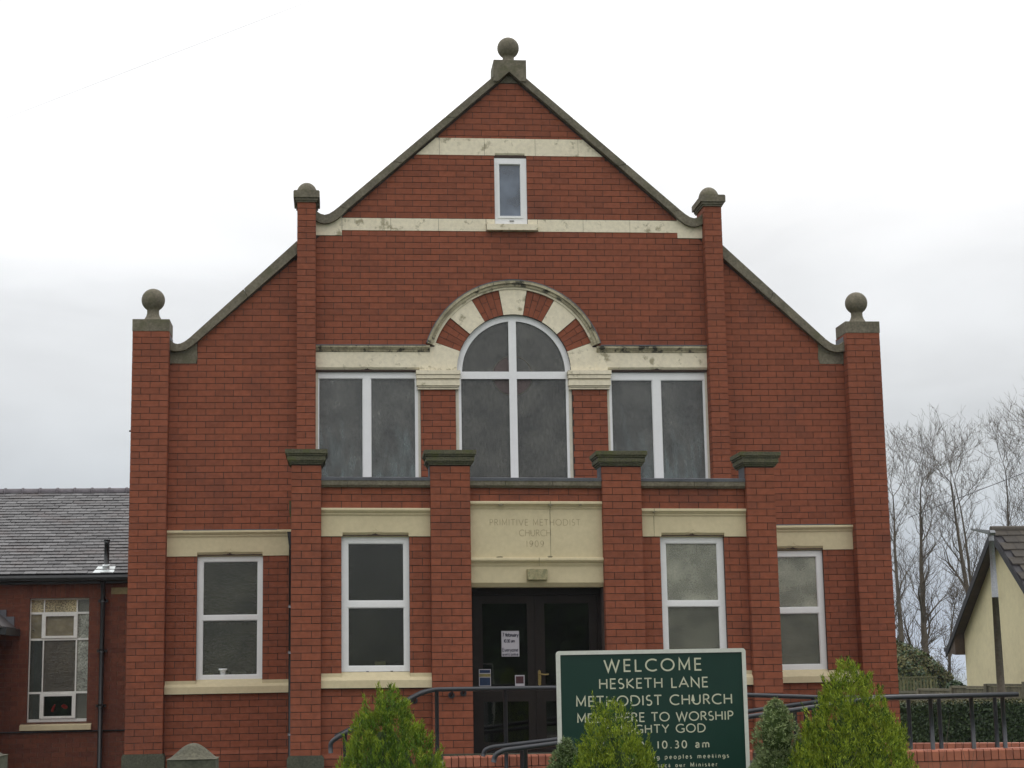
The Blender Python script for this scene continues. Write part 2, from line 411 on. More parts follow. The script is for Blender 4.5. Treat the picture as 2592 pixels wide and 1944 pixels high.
def brick_polys(x0, x1, z0, z1, ztop, holes=(), halves=(), circ=None, bx=BX, bz=BZ, jt=JT, xo=None, rr=None, tops=0):
    """all brick faces of a stretcher-bond field, clipped to the field"""
    rr = rr or random
    xo = x0 if xo is None else xo
    res = []
    k = int((ztop-z1)/bz)-1
    while True:
        zt = ztop-k*bz; zb = zt-bz
        if zt <= z0+.004: break
        odd = (k+tops) % 2
        i0 = int((x0-xo)/bx)-2
        x = xo + i0*bx + (bx/2 if odd else 0)
        while x < x1:
            r = (max(x, x0)+jt/2, min(x+bx, x1)-jt/2, max(zb, z0)+jt/2, min(zt, z1)-jt/2)
            x += bx
            if r[1]-r[0] < .018 or r[3]-r[2] < .012: continue
            rs = [r]
            for h in holes:
                rs = [q for s_ in rs for q in sub_rect(s_, h)]
            for q in rs:
                if q[1]-q[0] < .015 or q[3]-q[2] < .010: continue
                j = rr.uniform(-.0012, .0012)
                p = [(q[0], q[2]+j), (q[1], q[2]+rr.uniform(-.0012, .0012)), (q[1], q[3]+rr.uniform(-.0012, .0012)), (q[0], q[3]+j)]
                for (a, b, c) in halves:
                    p = clip_half(p, a, b, c)
                    if len(p) < 3: break
                if len(p) < 3: continue
                if circ:
                    cx, cz, R = circ
                    mx_, mz_ = sum(v[0] for v in p)/len(p)-cx, sum(v[1] for v in p)/len(p)-cz
                    if mz_ > -.05 or True:
                        d = sqrt(mx_*mx_+mz_*mz_) or 1
                        if d < R+.2 and p[0][1] > cz-.02:
                            nx, nz = mx_/d, mz_/d
                            p = clip_half(p, -nx, -nz, -(R+nx*cx+nz*cz))
                            if len(p) < 3: continue
                if area(p) < .0006: continue
                res.append(p)
        k += 1
    return res
def add_bricks(mb, polys, y, rr=None, depth=.012):
    rr = rr or random
    for p in polys:
        t = rr.random()
        mb.prism(p, y-rr.uniform(0, .0016), y+depth, t, back=False)
def add_bricks_side(mb, x, ys, z0, z1, ztop, sgn, tops=0):
    """bricks on a face x=const, facing sgn"""
    for p in brick_polys(ys[0], ys[1], z0, z1, ztop, tops=tops):
        t = random.random()
        n = len(p)
        a = [mb.vert((x+sgn*random.uniform(0, .0012), u, w), t) for u, w in p]
        b = [mb.vert((x-sgn*.012, u, w), t) for u, w in p]
        mb.face(a if sgn > 0 else a[::-1])
        for i in range(n):
            j = (i+1) % n; mb.face([a[i], a[j], b[j], b[i]])

# ------------------------------------------------------------------ stroke lettering
def arc(cx, cy, rx, ry, a0, a1, n=14):
    return [(cx+rx*cos(radians(a0+(a1-a0)*i/n)), cy+ry*sin(radians(a0+(a1-a0)*i/n))) for i in range(n+1)]
GL = {   # width, strokes (cap height 1)
 'A': (.84, [[(0, 0), (.42, 1), (.84, 0)], [(.15, .34), (.69, .34)]]),
 'B': (.56, [[(.06, 0), (.06, 1)], [(.06, 1)]+arc(.28, .76, .22, .24, 90, -90)+[(.06, .52)], [(.06, .52)]+arc(.30, .26, .26, .26, 90, -90)+[(.06, 0)]]),
 'C': (.84, [arc(.52, .5, .5, .5, 52, 308, 22)]),
 'D': (.84, [[(.06, 0), (.06, 1)], [(.06, 1)]+arc(.32, .5, .5, .5, 90, -90, 18)+[(.06, 0)]]),
 'E': (.52, [[(.52, 1), (.06, 1), (.06, 0), (.52, 0)], [(.06, .52), (.48, .52)]]),
 'G': (.88, [arc(.52, .5, .5, .5, 52, 360-52, 22)+[(.86, .12), (.86, .44), (.60, .44)]]),
 'H': (.76, [[(.06, 0), (.06, 1)], [(.70, 0), (.70, 1)], [(.06, .52), (.70, .52)]]),
 'I': (.14, [[(.07, 0), (.07, 1)]]),
 'K': (.66, [[(.06, 0), (.06, 1)], [(.62, 1), (.10, .5), (.66, 0)]]),
 'L': (.50, [[(.06, 1), (.06, 0), (.50, 0)]]),
 'M': (.88, [[(.06, 0), (.08, 1), (.44, .18), (.80, 1), (.82, 0)]]),
 'N': (.80, [[(.06, 0), (.06, 1), (.74, 0), (.74, 1)]]),
 'O': (1.0, [arc(.5, .5, .47, .5, 0, 360, 28)]),
 'P': (.54, [[(.06, 0), (.06, 1)], [(.06, 1)]+arc(.28, .73, .25, .27, 90, -90)+[(.06, .46)]]),
 'R': (.62, [[(.06, 0), (.06, 1)], [(.06, 1)]+arc(.28, .75, .24, .25, 90, -90)+[(.06, .5)], [(.28, .5), (.60, 0)]]),
 'S': (.52, [arc(.26, .75, .21, .25, 55, 270, 12)[0:12]+arc(.26, .25, .23, .26, 88, -140, 14)]),
 'T': (.66, [[(0, 1), (.66, 1)], [(.33, 1), (.33, 0)]]),
 'U': (.76, [[(.06, 1), (.06, .34)]+arc(.38, .34, .32, .34, 180, 360)+[(.70, 1)]]),
 'V': (.78, [[(0, 1), (.39, 0), (.78, 1)]]),
 'W': (1.12, [[(0, 1), (.28, 0), (.56, .95), (.84, 0), (1.12, 1)]]),
 'Y': (.72, [[(0, 1), (.36, .46), (.72, 1)], [(.36, .46), (.36, 0)]]),
 '1': (.30, [[(.18, 0), (.18, 1)]]), '.': (.16, [[(.03, .05), (.13, .05)]]),
 '0': (.62, [arc(.31, .5, .27, .5, 0, 360, 22)]),
 '3': (.52, [arc(.24, .76, .20, .24, 130, -85, 12)+arc(.24, .27, .24, .27, 85, -140, 12)]),
 '7': (.52, [[(0, 1), (.5, 1), (.16, 0)]]),
 '9': (.56, [arc(.28, .70, .24, .30, 0, 360, 18), [(.52, .70), (.50, .45), (.40, .18), (.14, 0)]]),
 'a': (.46, [arc(.21, .46, .19, .22, 150, 0, 8)+[(.40, 0)], arc(.20, .18, .18, .17, 90, 300, 10)+[(.40, .20)], [(.20, .35), (.40, .38)]]),
 'b': (.54, [[(.05, 1), (.05, 0)], arc(.28, .33, .22, .33, 0, 360, 16)]),
 'c': (.46, [arc(.28, .33, .24, .33, 55, 305, 12)]),
 'd': (.54, [[(.49, 1), (.49, 0)], arc(.26, .33, .22, .33, 0, 360, 16)]),
 'e': (.52, [[(.05, .36), (.48, .36)]+arc(.27, .33, .22, .33, 5, 310, 14)]),
 'f': (.30, [[(.12, 0), (.12, .8)]+arc(.26, .8, .14, .2, 180, 90, 5), [(0, .64), (.28, .64)]]),
 'g': (.54, [arc(.26, .36, .22, .29, 0, 360, 16), [(.49, .65), (.49, -.08)]+arc(.26, -.08, .23, .22, 0, -150, 8)]),
 'i': (.12, [[(.06, 0), (.06, .66)], [(.06, .84), (.06, .93)]]),
 'k': (.46, [[(.05, 0), (.05, 1)], [(.42, .66), (.08, .32), (.46, 0)]]),
 'l': (.12, [[(.06, 0), (.06, 1)]]),
 'm': (.84, [[(.05, 0), (.05, .66)], [(.05, .42)]+arc(.24, .42, .18, .24, 170, 0, 8)+[(.42, 0)], [(.42, .42)]+arc(.61, .42, .18, .24, 170, 0, 8)+[(.79, 0)]]),
 'n': (.50, [[(.05, 0), (.05, .66)], [(.05, .42)]+arc(.25, .42, .20, .24, 170, 0, 8)+[(.45, 0)]]),
 'o': (.56, [arc(.28, .33, .24, .33, 0, 360, 18)]),
 'p': (.54, [[(.05, .66), (.05, -.3)], arc(.28, .33, .22, .33, 0, 360, 16)]),
 'r': (.34, [[(.05, 0), (.05, .66)], [(.05, .40)]+arc(.25, .42, .20, .22, 170, 70, 6)]),
 's': (.36, [arc(.18, .50, .14, .16, 55, 270, 8)+arc(.18, .17, .15, .17, 88, -140, 9)]),
 't': (.32, [[(.14, .9), (.14, .14)]+arc(.24, .14, .10, .13, 180, 300, 5), [(0, .64), (.30, .64)]]),
 'u': (.50, [[(.05, .66), (.05, .24)]+arc(.25, .24, .20, .24, 180, 350, 8), [(.45, .66), (.45, 0)]]),
 'v': (.46, [[(0, .66), (.23, 0), (.46, .66)]]),
 'w': (.72, [[(0, .66), (.18, 0), (.36, .6), (.54, 0), (.72, .66)]]),
 'y': (.46, [[(0, .66), (.24, 0)], [(.46, .66), (.14, -.3)]]),
 ' ': (.34, []),
}
def text_width(t, gap=.16):
    return sum(GL[c][0] for c in t)+gap*(len(t)-1)
def text_mesh(mb, t, x0, x1, ybase, cap, w, depth, Y, sx=1., each=None):
    """letters spread between x0 and x1 on a plane y=Y facing -y"""
    nat = sum(GL[c][0] for c in t)*cap*sx
    gap = ((x1-x0)-nat)/max(1, len(t)-1)
    if gap < .05*cap:
        sx *= (x1-x0-.05*cap*(len(t)-1))/nat; gap = .05*cap
    x = x0
    for c in t:
        wd, st = GL[c]
        if each: mb = MB(each[3] if len(each) > 3 else False)
        for pl in st:
            pts = [Vector((x+p[0]*cap*sx, p[1]*cap)) for p in pl]
            ribbon(mb, pts, w, ybase, depth, Y)
        if each and st: mb.build(each[0], each[1], each[2])
        x += wd*cap*sx+gap
def ribbon(mb, pts, w, zb, depth, Y):
    n = len(pts); closed = (pts[0]-pts[-1]).length < 1e-6
    Lf, Rt = [], []
    for i, p in enumerate(pts):
        a = pts[i]-pts[i-1] if i > 0 else (pts[-1]-pts[-2] if closed else pts[1]-pts[0])
        b = pts[i+1]-pts[i] if i < n-1 else (pts[1]-pts[0] if closed else a)
        a = a.normalized(); b = b.normalized()
        t = (a+b)
        if t.length < 1e-4: t = b
        t.normalize(); nr = Vector((-t.y, t.x)); k = max(.35, nr.dot(Vector((-b.y, b.x))))
        h = w/2/k
        q = p.copy()
        if not closed and i == 0: q = p-b*(w*.5*.0)
        Lf.append(q+nr*h); Rt.append(q-nr*h)
    for i in range(n-1):
        q = [Lf[i], Rt[i], Rt[i+1], Lf[i+1]]
        a = [mb.vert((v.x, Y, zb+v.y)) for v in q]; b = [mb.vert((v.x, Y+depth, zb+v.y)) for v in q]
        mb.face(a)
        for k in range(4): mb.face([a[(k+1) % 4], a[k], b[k], b[(k+1) % 4]])

# ================================================================== SETTING: ground and distance
def sheet(name, pts, m, z=None, kind='structure', label=None):
    mb = MB(); idx = [mb.vert(p) for p in pts]; mb.face(idx)
    return mb.build(name, m, None, kind, label)
gm = MB()                          # one terrain sheet out to the horizon
xs = [-6000, -2500, -900, -300, -120, -60, -30, -12, 0, 12, 30, 60, 120, 300, 900, 2500, 6000]
ys = [-2500, -700, -200, -60, -20, 0, 25, 45, 60, 90, 140, 260, 500, 900, 1600, 2600, 3600, 4600, 5600, 6400]
def terr(x, y):
    z = .12
    if y > 25:
        t = min(1, (y-25)/420.); z = .12-(t*t*(3-2*t))*42 - min(35, y-25)*.02
    if y > 2400: z += 3.5*sin(x*.0021+1)+2.5*sin(y*.004+x*.001)
    return z
grid = [[gm.vert((x, y, terr(x, y))) for x in xs] for y in ys]
for j in range(len(ys)-1):
    for i in range(len(xs)-1):
        gm.face([grid[j][i], grid[j][i+1], grid[j+1][i+1], grid[j+1][i]], True)
gobj = gm.build('ground', HILLM, None, 'structure')
for sl in (GRASS,): gobj.data.materials.append(sl)
for p in gobj.data.polygons:
    if (p.center+gobj.location).y < 300 and abs((p.center+gobj.location).x) < 400: p.material_index = 1
sheet('road', [(-80, -30, .124), (80, -30, .124), (80, -23.4, .124), (-80, -23.4, .124)], ASPH)
kb = MB(); kb.box(-80, 80, -23.4, -23.25, .0, .24); kb.build('kerb', PAVE, None, 'structure')
pv = MB(); pv.box(-80, 80, -23.25, -20.6, .0, .225); pv.build('pavement', PAVE, None, 'structure')
sheet('path', [(-5.6, -20.6, .126), (-4.3, -20.6, .126), (-4.3, -5.0, .126), (-5.6, -5.0, .126)], PAVE)
sheet('forecourt', [(-9, -5.0, .128), (9, -5.0, .128), (9, 6.4, .128), (-9, 6.4, .128)], PAVE)

# ================================================================== THE CHURCH
church = empty('church', (0, -2.3, .13), 'red brick gabled church with cream bands, ball finials and an arched window above its porch', 'church')
IP, OP = 4.503, 4.968              # outer piers
IB, OB = 2.615, 2.858              # buttresses
YP, YB = -.174, -.156
ZT = 6.2                           # pier brick top; courses hang from here
def cop_mid(x): return 9.86-.886*abs(x)
# --- masonry core behind the bricks (shows as the joints)
ACX, ACZ, RI, RO, RH = .005, 5.71, .762, 1.105, 1.212
arch_hole = [(ACX+RI*cos(a*pi/24), ACZ+RI*sin(a*pi/24)) for a in range(25)]
up_hole = [(-2.635, 3.9), (-1.24, 3.9), (-1.24, 5.70), (-2.635, 5.70)]
up_hole2 = [(1.247, 3.9), (2.635, 3.9), (2.635, 5.70), (1.247, 5.70)]
mid_hole = [(-.777, 3.9), (.777, 3.9), (.777, 5.705)] + [p for p in arch_hole if p[1] > 5.712] + [(-.777, 5.705)]
sm_hole = [(-.217, 7.71), (.224, 7.71), (.224, 8.645), (-.217, 8.645)]
lw_hole = [(-4.118, 1.64), (-3.285, 1.64), (-3.285, 3.30), (-4.118, 3.30)]
rw_hole = [(3.285, 1.64), (4.09, 1.64), (4.09, 3.30), (3.285, 3.30)]
outer = [(-4.8, -.1), (4.8, -.1), (4.8, 5.95), (4.42, 6.0), (4.3, 6.05), (2.7, 7.45), (2.62, 7.76), (2.35, 7.79), (0, cop_mid(0)), (-2.35, 7.79), (-2.62, 7.76), (-2.7, 7.45), (-4.3, 6.05), (-4.42, 6.0), (-4.8, 5.95)]
mb = MB()
holed_prism(mb, outer, [up_hole, up_hole2, mid_hole, sm_hole, lw_hole, rw_hole], .008, .34)
wall = mb.build('front_wall', MORTAR, church)
# side and back walls, roof
mb = MB()
for s_ in (-1, 1):
    x = 4.93*s_
    mb.box(min(x, x-.3*s_), max(x, x-.3*s_), .34, 15, -.1, 5.4)
mb.box(-4.93, 4.93, 14.7, 15, -.1, 5.4)
mb.build('side_walls', BRICK, church)
mb = MB()
for s_ in (-1, 1):
    a = [(0, .3, 9.72), (0, 15.2, 9.72), (4.95*s_, 15.2, 5.33), (4.95*s_, .33, 5.33)]
    i = [mb.vert(p) for p in a]; j = [mb.vert((p[0], p[1], p[2]-.1)) for p in a]
    mb.face(i if s_ < 0 else i[::-1]); mb.face(j)
    for k in range(4): mb.face([i[k], i[(k+1) % 4], j[(k+1) % 4], j[k]])
mb.build('roof', SLATE, church)
# --- bricks of the main wall
wb = MB()
CIN = [(.886, 1, 9.80), (-.886, 1, 9.80)]
holes_c = [(-1.31, 1.31, 5.455, 6.05), (-2.62, -1.24, 3.9, 6.045), (1.247, 2.62, 3.9, 6.045), (-.78, .78, 3.9, 5.8),
           (-1.3, 1.3, 8.672, 8.912), (-.217, .224, 7.62, 8.68), (-2.62, 2.62, 7.612, 7.782), (-2.62, -2.268, 7.54, 7.9), (2.275, 2.62, 7.53, 7.9),
           (-.34, .36, 7.61, 7.79), (-.4, .4, 9.70, 10)]
add_bricks(wb, brick_polys(-IB, IB, 4.0, 9.9, 7.536, holes_c, CIN, (ACX, ACZ, 1.16), tops=1), 0)
for s_ in (-1, 1):
    xa, xb = (-IP, -OB) if s_ < 0 else (OB, IP)
    wh = (-4.118, -3.285, 1.6, 3.3) if s_ < 0 else (3.285, 4.09, 1.6, 3.3)
    hs = [(xa, xb, 3.293, 3.622), (xa, xb, 1.557, 1.722), wh, (-4.52, -4.15, 5.80, 6.2) if s_ < 0 else (4.18, 4.52, 5.80, 6.2)]
    pl = brick_polys(xa, xb, .1, 7.4, 6.2, hs, [(.886*s_, 1, 9.765)])
    add_bricks(wb, pl, 0)
# plinth course of the side bays
for xa, xb in ((-IP, -OB), (OB, IP)):
    for k in range(9):
        for p in brick_polys(xa, xb, .1, .80, .80, tops=k) if k == 0 else []:
            wb.prism(p, -.045, .01, random.random(), back=False)
wall_bricks = wb.build('brickwork', BRICK, church, 'stuff')
for xa, xb in ((-IP, -OB), (OB, IP)):
    mb = MB(); mb.box(xa, xb, -.036, .008, -.1, .80); mb.build('plinth', MORTAR, church)
mb = MB()
for xa, xb in ((-IP, -OB), (OB, IP)):
    for k in range(int((xb-xa)/BX)+1):
        a = xa+k*BX+.004; b = min(xb, a+BX-.008)
        if b-a > .03:
            mb.section([(-.045, .806), (-.005, .85), (.008, .85), (.008, .806)], a, b, random.random())
mb.build('plinth_bricks', BRICK, church, 'stuff')

# --- piers and buttresses
def shaft(name, x0, x1, yf, yb, z0, z1, ztop, sides=(1, -1), tops=0, shear=False, stuff=True, side_z=None):
    mb = MB(shear); mb.box(x0+.004, x1-.004, yf+.008, yb, z0, z1-.002)
    core = mb.build(name, MORTAR, church)
    fb = MB(shear)
    polys = brick_polys(x0, x1, z0, z1, ztop, tops=tops)
    if stuff: add_bricks(fb, polys, yf)
    for sg in sides:
        x = x1 if sg > 0 else x0
        add_bricks_side(fb, x-.004*sg+.004*sg, (yf+.002, yb), z0, z1, ztop, sg, tops=tops+1)
    b = fb.build('brickwork', BRICK, core, 'stuff')
    return core, polys
shaft('corner_pier', -OP, -IP, YP, .32, -.1, ZT, ZT)
shaft('corner_pier', IP, OP, YP, .32, -.1, ZT, ZT)
for s_ in (-1, 1):
    x0, x1 = (-OB, -IB) if s_ < 0 else (IB, OB)
    shaft('buttress', x0, x1, YB, .30, 3.6, 7.95, 7.95)
    # moulded cap with a dome
    cx = (x0+x1)/2
    mb = MB()
    mb.box(cx-.135, cx+.135, YB-.02, .34, 7.95, 7.972)
    mb.box(cx-.148, cx+.148, YB-.035, .355, 7.972, 8.005)
    mb.prism([(cx-.172, 8.005), (cx+.172, 8.005), (cx+.172, 8.085), (cx+.160, 8.10), (cx-.160, 8.10), (cx-.172, 8.085)], YB-.055, .375)
    cap = mb.build('buttress_cap', STONE, church)
    mb = MB(); mb.lathe(cx, .05, [(.002, 8.273)]+[(.143*sin(a*pi/20), 8.10+.172*cos(a*pi/20)) for a in range(1, 11)], 24)
    mb.build('dome', STONE, cap)
def finial(cx, cy, zb, name='ball_finial', r=.152, neck=.148):
    mb = MB(); zc = zb+neck+r
    pr = [(.002, zc+r)]+[(r*sin(a*pi/16), zc+r*cos(a*pi/16)) for a in range(1, 14)]
    pr += [(.078, zc-r*.9), (.078, zb+neck-.03), (.088, zb+neck-.065), (.112, zb+.040), (.150, zb+.012), (.185, zb+.002), (.185, zb)]
    mb.lathe(cx, cy, pr, 32)
    return mb.build(name, STONE, church)
for s_ in (-1, 1):
    x0, x1 = (-OP, -IP) if s_ < 0 else (IP, OP)
    mb = MB(); mb.box(x0-.004, x1+.004, YP-.006, .28, ZT, 6.356)
    mb.build('pier_capstone', STONE, church)
    finial((x0+x1)/2, .05, 6.356)
    mb = MB(); mb.box(x0-.03, x1+.03, YP-.04, .3, -.1, .80)
    mb.prism([(x0-.03, .80), (x1+.03, .80), (x1+.012, .835), (x0-.012, .835)], YP-.04, .3)
    mb.build('base_stone', STONED, church)
# apex block and finial
mb = MB()
mb.prism([(-.225, 9.755), (0, 9.955-.0), (.225, 9.755), (.235, 10.0), (-.21, 10.0)][0:0] or [(-.22, 9.70), (-.15, 9.70), (.0, 9.835), (.15, 9.70), (.235, 9.70), (.235, 10.0), (-.21, 10.0)], -.10, .34)
mb.build('apex_block', STONE, church)
finial(.012, .1, 10.0, r=.15, neck=.09)
mb = MB(); mb.prism([(-.115, 9.706), (.125, 9.706), (.0, 9.822)], -.004, .02); mb.build('apex_stone', STONE, church)

# --- copings: separate stones following the gable
def lerp(a, b, t): return (a[0]+(b[0]-a[0])*t, a[1]+(b[1]-a[1])*t)
for s_ in (-1, 1):
    U0, U1 = (.16*s_, 9.818), (2.308*s_, 7.917)
    W0, W1 = (.02*s_, 9.822), (2.19*s_, 7.888)
    k = 3
    for i in range(k):
        t0, t1 = i/k+.002, (i+1)/k-.002
        mb = MB(); mb.sweep([(lerp(U0, U1, t0), lerp(W0, W1, t0)), (lerp(U0, U1, t1), lerp(W0, W1, t1))], -.075, .36); mb.build('coping_stone', STONE, church)
    up = [(2.308, 7.917), (2.38, 7.857), (2.44, 7.818), (2.498, 7.802), (2.55, 7.815), (2.59, 7.84), (2.614, 7.87)]
    lo = [(2.19, 7.888), (2.27, 7.800), (2.37, 7.720), (2.45, 7.69), (2.51, 7.685), (2.57, 7.70), (2.614, 7.725)]
    mb = MB(); mb.sweep([((a[0]*s_, a[1]), (b[0]*s_, b[1])) for a, b in zip(up, lo)], -.075, .36); mb.build('coping_kneeler', STONE, church)
    U0, U1 = (2.86*s_, 7.446), (4.25*s_, 6.130)
    W0, W1 = (2.86*s_, 7.268), (4.15*s_, 6.085)
    k = 2
    for i in range(k):
        t0, t1 = i/k+.002, (i+1)/k-.002
        mb = MB(); mb.sweep([(lerp(U0, U1, t0), lerp(W0, W1, t0)), (lerp(U0, U1, t1), lerp(W0, W1, t1))], -.075, .36); mb.build('coping_stone', STONE, church)
    up = [(4.25, 6.130), (4.31, 6.083), (4.36, 6.058), (4.402, 6.049), (4.44, 6.058), (4.47, 6.078), (4.502, 6.11)]
    lo = [(4.15, 6.085), (4.23, 6.018), (4.30, 5.975), (4.37, 5.957), (4.416, 5.954), (4.46, 5.958), (4.502, 5.97)]
    mb = MB(); mb.sweep([((a[0]*s_, a[1]), (b[0]*s_, b[1])) for a, b in zip(up, lo)], -.075, .36); mb.build('coping_kneeler', STONE, church)
    # corner blocks under the kneelers
    mb = MB(); mb.prism([(2.614*s_, 7.54), (2.272*s_, 7.54), (2.272*s_, 7.81), (2.45*s_, 7.70), (2.614*s_, 7.72)], -.010, .02); mb.build('corner_block', CREAMW, church)
    mb = MB(); mb.prism([(4.502*s_, 5.803), (4.17*s_, 5.803), (4.15*s_, 5.87), (4.16*s_, 6.08), (4.37*s_, 5.96), (4.502*s_, 5.97)], -.006, .02); mb.build('corner_block', STONE, church)
    # lead flashing where the roof meets pier and buttress
    mb = MB(); mb.box(min(4.505*s_, 4.497*s_), max(4.505*s_, 4.497*s_), -.05, .3, 6.06, 6.17); mb.build('lead_flashing', LEAD, church)

# --- cream bands
def stones(name, z0, z1, cuts, y=-.006, m=CREAMW, fn=None, dy=.02):
    for a, b in zip(cuts[:-1], cuts[1:]):
        p = [(a+.002, z0), (b-.002, z0), (b-.002, z1), (a+.002, z1)]
        if fn: p = fn(p)
        if len(p) < 3: continue
        mb = MB(); mb.prism(p, y, y+dy); mb.build(name, m, church)
def gclip(p):
    for (a, b, c) in CIN: p = clip_half(p, a, b, c)
    return p
stones('band_stone', 8.674, 8.911, [-1.30, -.958, -.346], fn=gclip); stones('band_stone', 8.674, 8.911, [.347, .936, 1.30], fn=gclip)
mb = MB(); holed_prism(mb, [(-.344, 8.674), (-.205, 8.674), (-.205, 8.706), (.20, 8.706), (.20, 8.674), (.345, 8.674), (.345, 8.911), (-.344, 8.911)], [], -.006, .014); mb.build('band_stone', CREAMW, church)
stones('band_stone', 7.70, 7.781, [-.339, -.218]); stones('band_stone', 7.70, 7.781, [.225, .359])
mb = MB(); mb.prism([(-1.125, 5.705), (-1.02, 5.705), (-1.02, 6.03), (-1.125, 6.03)], -.010, .05); mb.build('spandrel_stone', CREAMW, church)
mb = MB(); mb.prism([(1.03, 5.705), (1.13, 5.705), (1.13, 6.025), (1.03, 6.025)], -.010, .05); mb.build('spandrel_stone', CREAMW, church)
stones('band_stone', 7.614, 7.781, [-2.27, -1.62, -.98, -.34]); stones('band_stone', 7.614, 7.781, [.36, .98, 1.62, 2.274])
def label_strip(x0, x1, z0, z1, y, shear=False, key=True, m=CREAM):
    """dark chamfered soffit over a window with a small pointed stop in the middle"""
    c = (x0+x1)/2; h = z1-z0; mb = MB(shear)
    a = [(x0, z1), (c-.10, z1), (c-.045, z1+h*.18), (c-.015, z1+h*.55), (c, z1+h*.95), (c+.015, z1+h*.55), (c+.045, z1+h*.18), (c+.10, z1), (x1, z1)] if key else [(x0, z1), (x1, z1)]
    top = [mb.vert((x, y-.003, z)) for x, z in a]
    bot = [mb.vert((x, y+.036, z0)) for x, z in a]
    for i in range(len(a)-1): mb.face([bot[i], bot[i+1], top[i+1], top[i]])
    b0, b1 = mb.vert((x0, y+.036, z0)), mb.vert((x1, y+.036, z0)); c0, c1 = mb.vert((x0, y+.10, z0-.002)), mb.vert((x1, y+.10, z0-.002)); mb.face([c0, c1, b1, b0])
    return mb.build('chamfered_soffit', m, church)
def lintel(x0, x1, z0, z1, y, wins, shear=False, m=CREAM, mm=CREAM, mh=.085, mp=.045, yb=.06):
    """stone beam with a moulded top; wins: (x0,x1,h) chamfered cut-outs above windows"""
    mb = MB(shear)
    poly = [(x0, z1-mh), (x0, z0)]
    for a, b, h in wins:
        if a > x0+.001: poly += [(a, z0), (a, z0+h)]
        else: poly[-1] = (x0, z0+h)
        if b < x1-.001: poly += [(b, z0+h), (b, z0)]
    if wins and wins[-1][1] >= x1-.001: poly += [(x1, z0+wins[-1][2])]
    else: poly += [(x1, z0)]
    poly += [(x1, z1-mh)]
    holed_prism(mb, poly[::1], [], y, y+yb)
    o = mb.build('lintel', m, church)
    a = z1-mh; mb = MB(shear)
    pf = [(y-.004+yb, a), (y-.006, a), (y-.010, a+mh*.12), (y-.014, a+mh*.16), (y-.014, a+mh*.30), (y-mp*.55, a+mh*.42), (y-mp*.8, a+mh*.60), (y-mp, a+mh*.66), (y-mp, a+mh*.90), (y-mp*.9, z1), (y-.004+yb, z1)]
    mb.section(pf, x0, x1)
    mb.build('moulding', mm, church)
    for w in wins: label_strip(w[0], w[1], z0, z0+w[2], y, shear, m=m)
    return o
# upper storey
lintel(-2.614, -1.115, 5.705, 6.043, -.012, [(-2.614, -1.253, .047)], m=CREAMW, mm=CREAMD)
lintel(1.118, 2.614, 5.705, 6.036, -.012, [(1.262, 2.614, .047)], m=CREAMW, mm=CREAMD)
label_strip(-.205, .20, 8.648, 8.706, -.004, key=False, m=CREAMW)
# outer bays
lintel(-4.502, -2.9, 3.293, 3.622, -.012, [(-4.118, -3.29, .05)])
lintel(2.9, 4.502, 3.293, 3.615, -.012, [(3.29, 4.09, .05)])
for xa, xb in ((-4.40, -3.1), (3.1, 4.25)):
    mb = MB(); mb.box(xa+.1, xb, -.055, -.02, 3.617, 3.630); mb.build('lead_flashing', LEAD, church)
def sill(x0, x1, z0, z1, y, wx0, wx1, shear=False, proj=.06, depth=.12):
    """sill with raised ends outside the window"""
    mb = MB(shear)
    zm = z0+(z1-z0)*.52
    mb.section([(y+depth, z0), (y-proj, z0), (y-proj, zm), (y-.0, zm+.045), (y+.05, z1+.012), (y+depth, z1+.02)], x0, x1)
    for a, b in ((x0, wx0), (wx1, x1)):
        if b-a > .02: mb.section([(y+.03, zm+.01), (y-.012, zm+.01), (y-.012, z1), (y+.03, z1)], a, b)
    mb.build('sill', CREAM, church)
sill(-4.502, -2.9, 1.557, 1.722, 0, -4.118, -3.285)
sill(2.9, 4.502, 1.557, 1.712, 0, 3.285, 4.09)
mb = MB(); mb.section([(.03, 7.615), (-.075, 7.618), (-.075, 7.70), (.03, 7.725)], -.335, .358); mb.build('sill', CREAMW, church)

# capitals of the arch
for s_ in (-1, 1):
    c = s_*1.009
    mb = MB()
    for hw, z0, z1, pr in ((.272, 5.455, 5.48, .03), (.262, 5.484, 5.50, .045), (.283, 5.503, 5.572, .06), (.274, 5.576, 5.592, .05), (.286, 5.596, 5.645, .072), (.291, 5.649, 5.702, .085)):
        mb.box(c-hw, c+hw, -pr, .07, z0, z1)
    mb.build('capital', CREAM if False else CREAMW, church)
# voussoirs
def ringpts(a0, a1, r0, r1, n=6):
    o_ = [(ACX+r1*cos(radians(a0+(a1-a0)*i/n)), ACZ+r1*sin(radians(a0+(a1-a0)*i/n))) for i in range(n+1)]
    i_ = [(ACX+r0*cos(radians(a1+(a0-a1)*i/n)), ACZ+r0*sin(radians(a1+(a0-a1)*i/n))) for i in range(n+1)]
    return o_+i_
mb = MB(); holed_prism(mb, ringpts(0, 180, RI, RO+.06, 36), [], .004, .1); core = mb.build('arch_core', MORTAR, church)
for k in range(9):
    a0, a1 = k*20, (k+1)*20
    if k % 2 == 0:
        mb = MB(); mb.prism(ringpts(a0+.25, a1-.25, RI, RO), -.016, .06); mb.build('voussoir', CREAMW, church)
    else:
        for i in range(4):
            b0, b1 = a0+i*5+.22, a0+(i+1)*5-.22
            cuts = [RI, RI+.115, RO] if i % 2 else [RI, RI+.23, RO]
            for r0, r1 in zip(cuts[:-1], cuts[1:]):
                mb = MB(); mb.prism(ringpts(b0, b1, r0+.003, r1-.003, 2), -.002, .02, random.random()); mb.build('arch_brick', BRICK, church)
